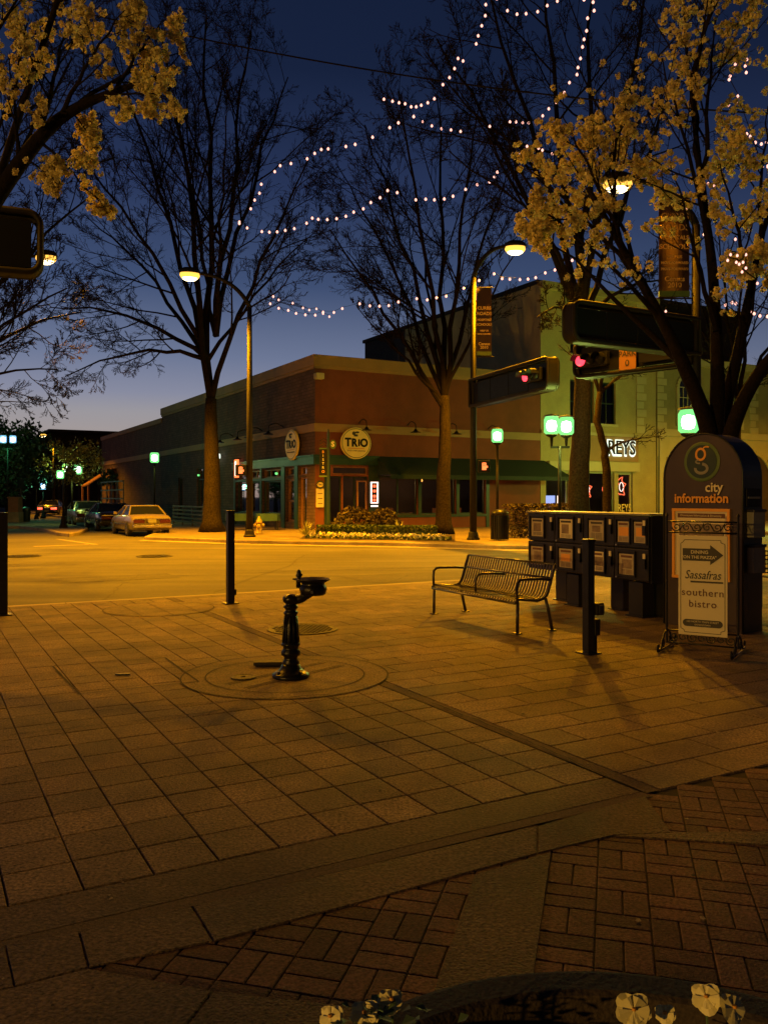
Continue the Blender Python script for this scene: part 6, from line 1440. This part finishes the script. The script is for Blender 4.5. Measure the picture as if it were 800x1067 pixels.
text_mesh('lettering', 'DINING', 0.05, M['paperc'], bo, kM(bc-0.03, za+0.026, -0.016), 0.001, bold=0.0008)
text_mesh('lettering', '"ON THE PIAZZA"', 0.044, M['paperc'], bo, kM(bc-0.035, za-0.028, -0.016), 0.001, bold=0.0008, xs=0.98)
text_mesh('lettering', 'Sassafras', 0.128, M['ink'], bo, kM(bc, bz1-0.415, -0.013), 0.001, shear=0.25, xs=0.80, bold=0.0005)
MB().box((bc+0.04,-0.0125,bz1-0.485),(bw_*0.66,0.003,0.018)).build('underline', M['ink'], bo)
text_mesh('lettering', 'southern', 0.105, M['inkbrown'], bo, kM(bc, bz1-0.60, -0.013), 0.001, space=1.12, bold=0.0008)
text_mesh('lettering', 'bistro', 0.105, M['inkbrown'], bo, kM(bc, bz1-0.72, -0.013), 0.001, space=1.12, bold=0.0008)
m = MB(); zz = bz0+0.13; m.box((bc-0.0,-0.0125,zz),(bw_*0.66,0.003,0.075))
for s_ in (-1,1): m.lathe([(0.0375,0),(0.0375,0.003)], n=16, M=kM(bc+s_*bw_*0.33, zz, -0.0112))
m.build('address_bar', M['ink'], bo)
text_mesh('lettering', '103 NORTH MAIN STREET', 0.028, M['paperc'], bo, kM(bc, zz+0.015, -0.016), 0.0006); text_mesh('lettering', 'DOWNTOWN', 0.024, M['paperc'], bo, kM(bc, zz-0.018, -0.016), 0.0006)
# lattice bench end far right edge behind kiosk
p = W(797,575,12.5); t = thing('lattice_seat', 'black lattice metal seat just visible behind the kiosk at the right edge', 'seat', (p.x+0.12,12.5,0.0), 0.2)
m = MB()
for i in range(9): m.box((-0.2+i*0.06,0,0.66),(0.018,0.012,0.34))
for i in range(6): m.box((0.04,0.001,0.5+i*0.064),(0.52,0.014,0.018))
m.build('back', M['iron'], t)
for x in (-0.2,0.28): MB().tube([(x,0,0),(x,0,0.85)],0.018,8).build('leg', M['iron'], t)
MB().rbox((0.04,-0.22,0.45),(0.52,0.44,0.03),0.01).build('seat_pan', M['iron'], t)

# ---------------------------------------------------------------- planter with pansies at the photographer's feet
PC = (0.41, 1.11); t = thing('round_planter', 'round dark concrete planter with a wide rim in the bottom foreground', 'planter', (PC[0],PC[1],0.0))
MB().lathe([(0.60,0.0),(0.64,0.45),(0.685,0.56),(0.69,0.60),(0.688,0.618),(0.675,0.622),(0.615,0.622),(0.605,0.615),(0.60,0.5),(0.59,0.42)], n=96).build('bowl', M['planter'], t, smooth=False)
MB().lathe([(0.598,0.44),(0.4,0.455),(0.05,0.46)], n=40).build('soil', M['soil'], t)
lf = MB(); r = random.Random(77)                 # dark leaves added to stand in for shade inside the planter
for i in range(2600):
    a = r.uniform(0,2*PI); q = 0.57*math.sqrt(r.random()); c = Vector((q*math.cos(a), q*math.sin(a), 0.46+r.random()*0.075)); b_ = r.uniform(0,2*PI); d_ = Vector((math.cos(b_),math.sin(b_),r.uniform(-.1,.5))); s_ = Vector((-math.sin(b_),math.cos(b_),0)); L = r.uniform(0.015,0.03)
    lf.quad(c, c+d_*L*.5+s_*L*.35, c+d_*L, c+d_*L*.5-s_*L*.35)
o = lf.build('added_dark_leaves', M['leafdark'], None, (PC[0],PC[1],0)); o['kind'] = 'stuff'; o['label'] = 'dark leaves added over the planter soil to stand in for shade'
def pansy(px, py, d, size, lab, tilt, seed, leaves=4):
    p = W(px, py, d); r = random.Random(seed); bz = 0.455
    t = thing('pansy', lab, 'flower', (p.x, p.y+0.01, bz), 0, 'yellow pansies in the planter'); hgt = p.z - bz
    MB().tube([(0.01,0.01,0),(0.012,0.01,hgt*0.6),(0,0.006,hgt-0.004)],0.0022,5).build('stem', M['leafpansy'], t)
    nz = Vector((tilt[0], -1, tilt[1])).normalized(); x = Vector((1,0,0)); x = (x - nz*x.dot(nz)).normalized(); y = nz.cross(x)
    fl = MB()
    for k, (a, L, w) in enumerate(((90,0.95,0.75),(148,0.95,0.72),(32,0.95,0.72),(205,0.95,0.75),(335,0.95,0.75),(270,1.05,0.95))):
        if k == 0: continue
        aa = math.radians(a + r.uniform(-8,8)); dx = x*math.cos(aa)+y*math.sin(aa); sx = x*(-math.sin(aa))+y*math.cos(aa); S_ = size/2; n = 10; b = len(fl.v)
        c0 = Vector((0,0,hgt)) + nz*(0.001*k); fl.v.append(tuple(c0))
        for j in range(n+1):
            u_ = j/n; ang = (u_-0.5)*PI*1.15; rr_ = S_*L*(0.55 + 0.45*math.cos(ang)); q = c0 + dx*(rr_*math.cos(ang)*0.9+S_*0.28*math.cos(ang)) + sx*(S_*w*math.sin(ang)) + nz*(0.10*S_*math.sin(u_*PI*5) - 0.12*S_*math.cos(ang)*r.uniform(.6,1.4)); fl.v.append(tuple(q))
        for j in range(n): fl.f.append((b, b+1+j, b+2+j))
    fl.build('petals', M['petalpansy'], t)
    MB().lathe([(0.004,0),(0.003,0.004)], n=8, M=Matrix.Translation(Vector((0,0,hgt))+nz*0.006)).build('eye', M['orange'], t)
    lf = MB()
    for k in range(leaves):
        a = r.uniform(0,2*PI); z = hgt*r.uniform(0.15,0.7); d_ = Vector((math.cos(a),math.sin(a),0.25)); s_ = Vector((-math.sin(a),math.cos(a),0)); L = r.uniform(0.03,0.05); b0 = Vector((0.01,0.01,z)); w = L*0.3
        lf.quad(b0, b0+d_*L*.5+s_*w, b0+d_*L+Vector((0,0,-.006)), b0+d_*L*.5-s_*w)
    lf.build('leaves', M['leafpansy'], t)
pansy(661,1056,1.46,0.058,'yellow pansy in full face, left of the pair at the lower right',(0.05,0.35),1)
pansy(695,1060,1.50,0.034,'small half closed yellow pansy at the bottom edge between larger ones',(-0.6,0.5),2)
pansy(738,1043,1.47,0.048,'tall yellow pansy turned left above the rim shadow at lower right',(-0.5,0.6),3)
pansy(765,1054,1.44,0.05,'yellow pansy at the lower right turned to the right',(0.6,0.5),4)
pansy(407,1046,1.44,0.040,'half turned yellow pansy rising above the leaves at the bottom centre',(0.3,0.6),5)
pansy(380,1060,1.42,0.046,'pale yellow pansy low among the leaves at the bottom centre',(-0.2,0.7),6)
pansy(345,1064,1.40,0.040,'leftmost yellow pansy cut by the bottom edge',(-0.5,0.7),7)
p = W(385,1067,1.42); t = thing('pansy_foliage', 'ruffled green pansy leaves at the bottom centre edge', 'plant', (p.x,p.y,0.455)); r = random.Random(4); lf = MB()
for i in range(150):
    a = r.uniform(0,2*PI); c = Vector((r.gauss(0,0.05), r.gauss(0,0.03), r.uniform(0.1,0.315))); d_ = Vector((math.cos(a),math.sin(a),r.uniform(-0.2,0.7))).normalized(); s_ = d_.cross(Vector((0,0,1))).normalized(); L = r.uniform(0.018,0.034); w = L*0.45; up_ = Vector((0,0,0.004))
    lf.quad(c, c+d_*L*.45+s_*w+up_, c+d_*L, c+d_*L*.55-s_*w+up_)
lf.build('leaves', M['leafpansy'], t)
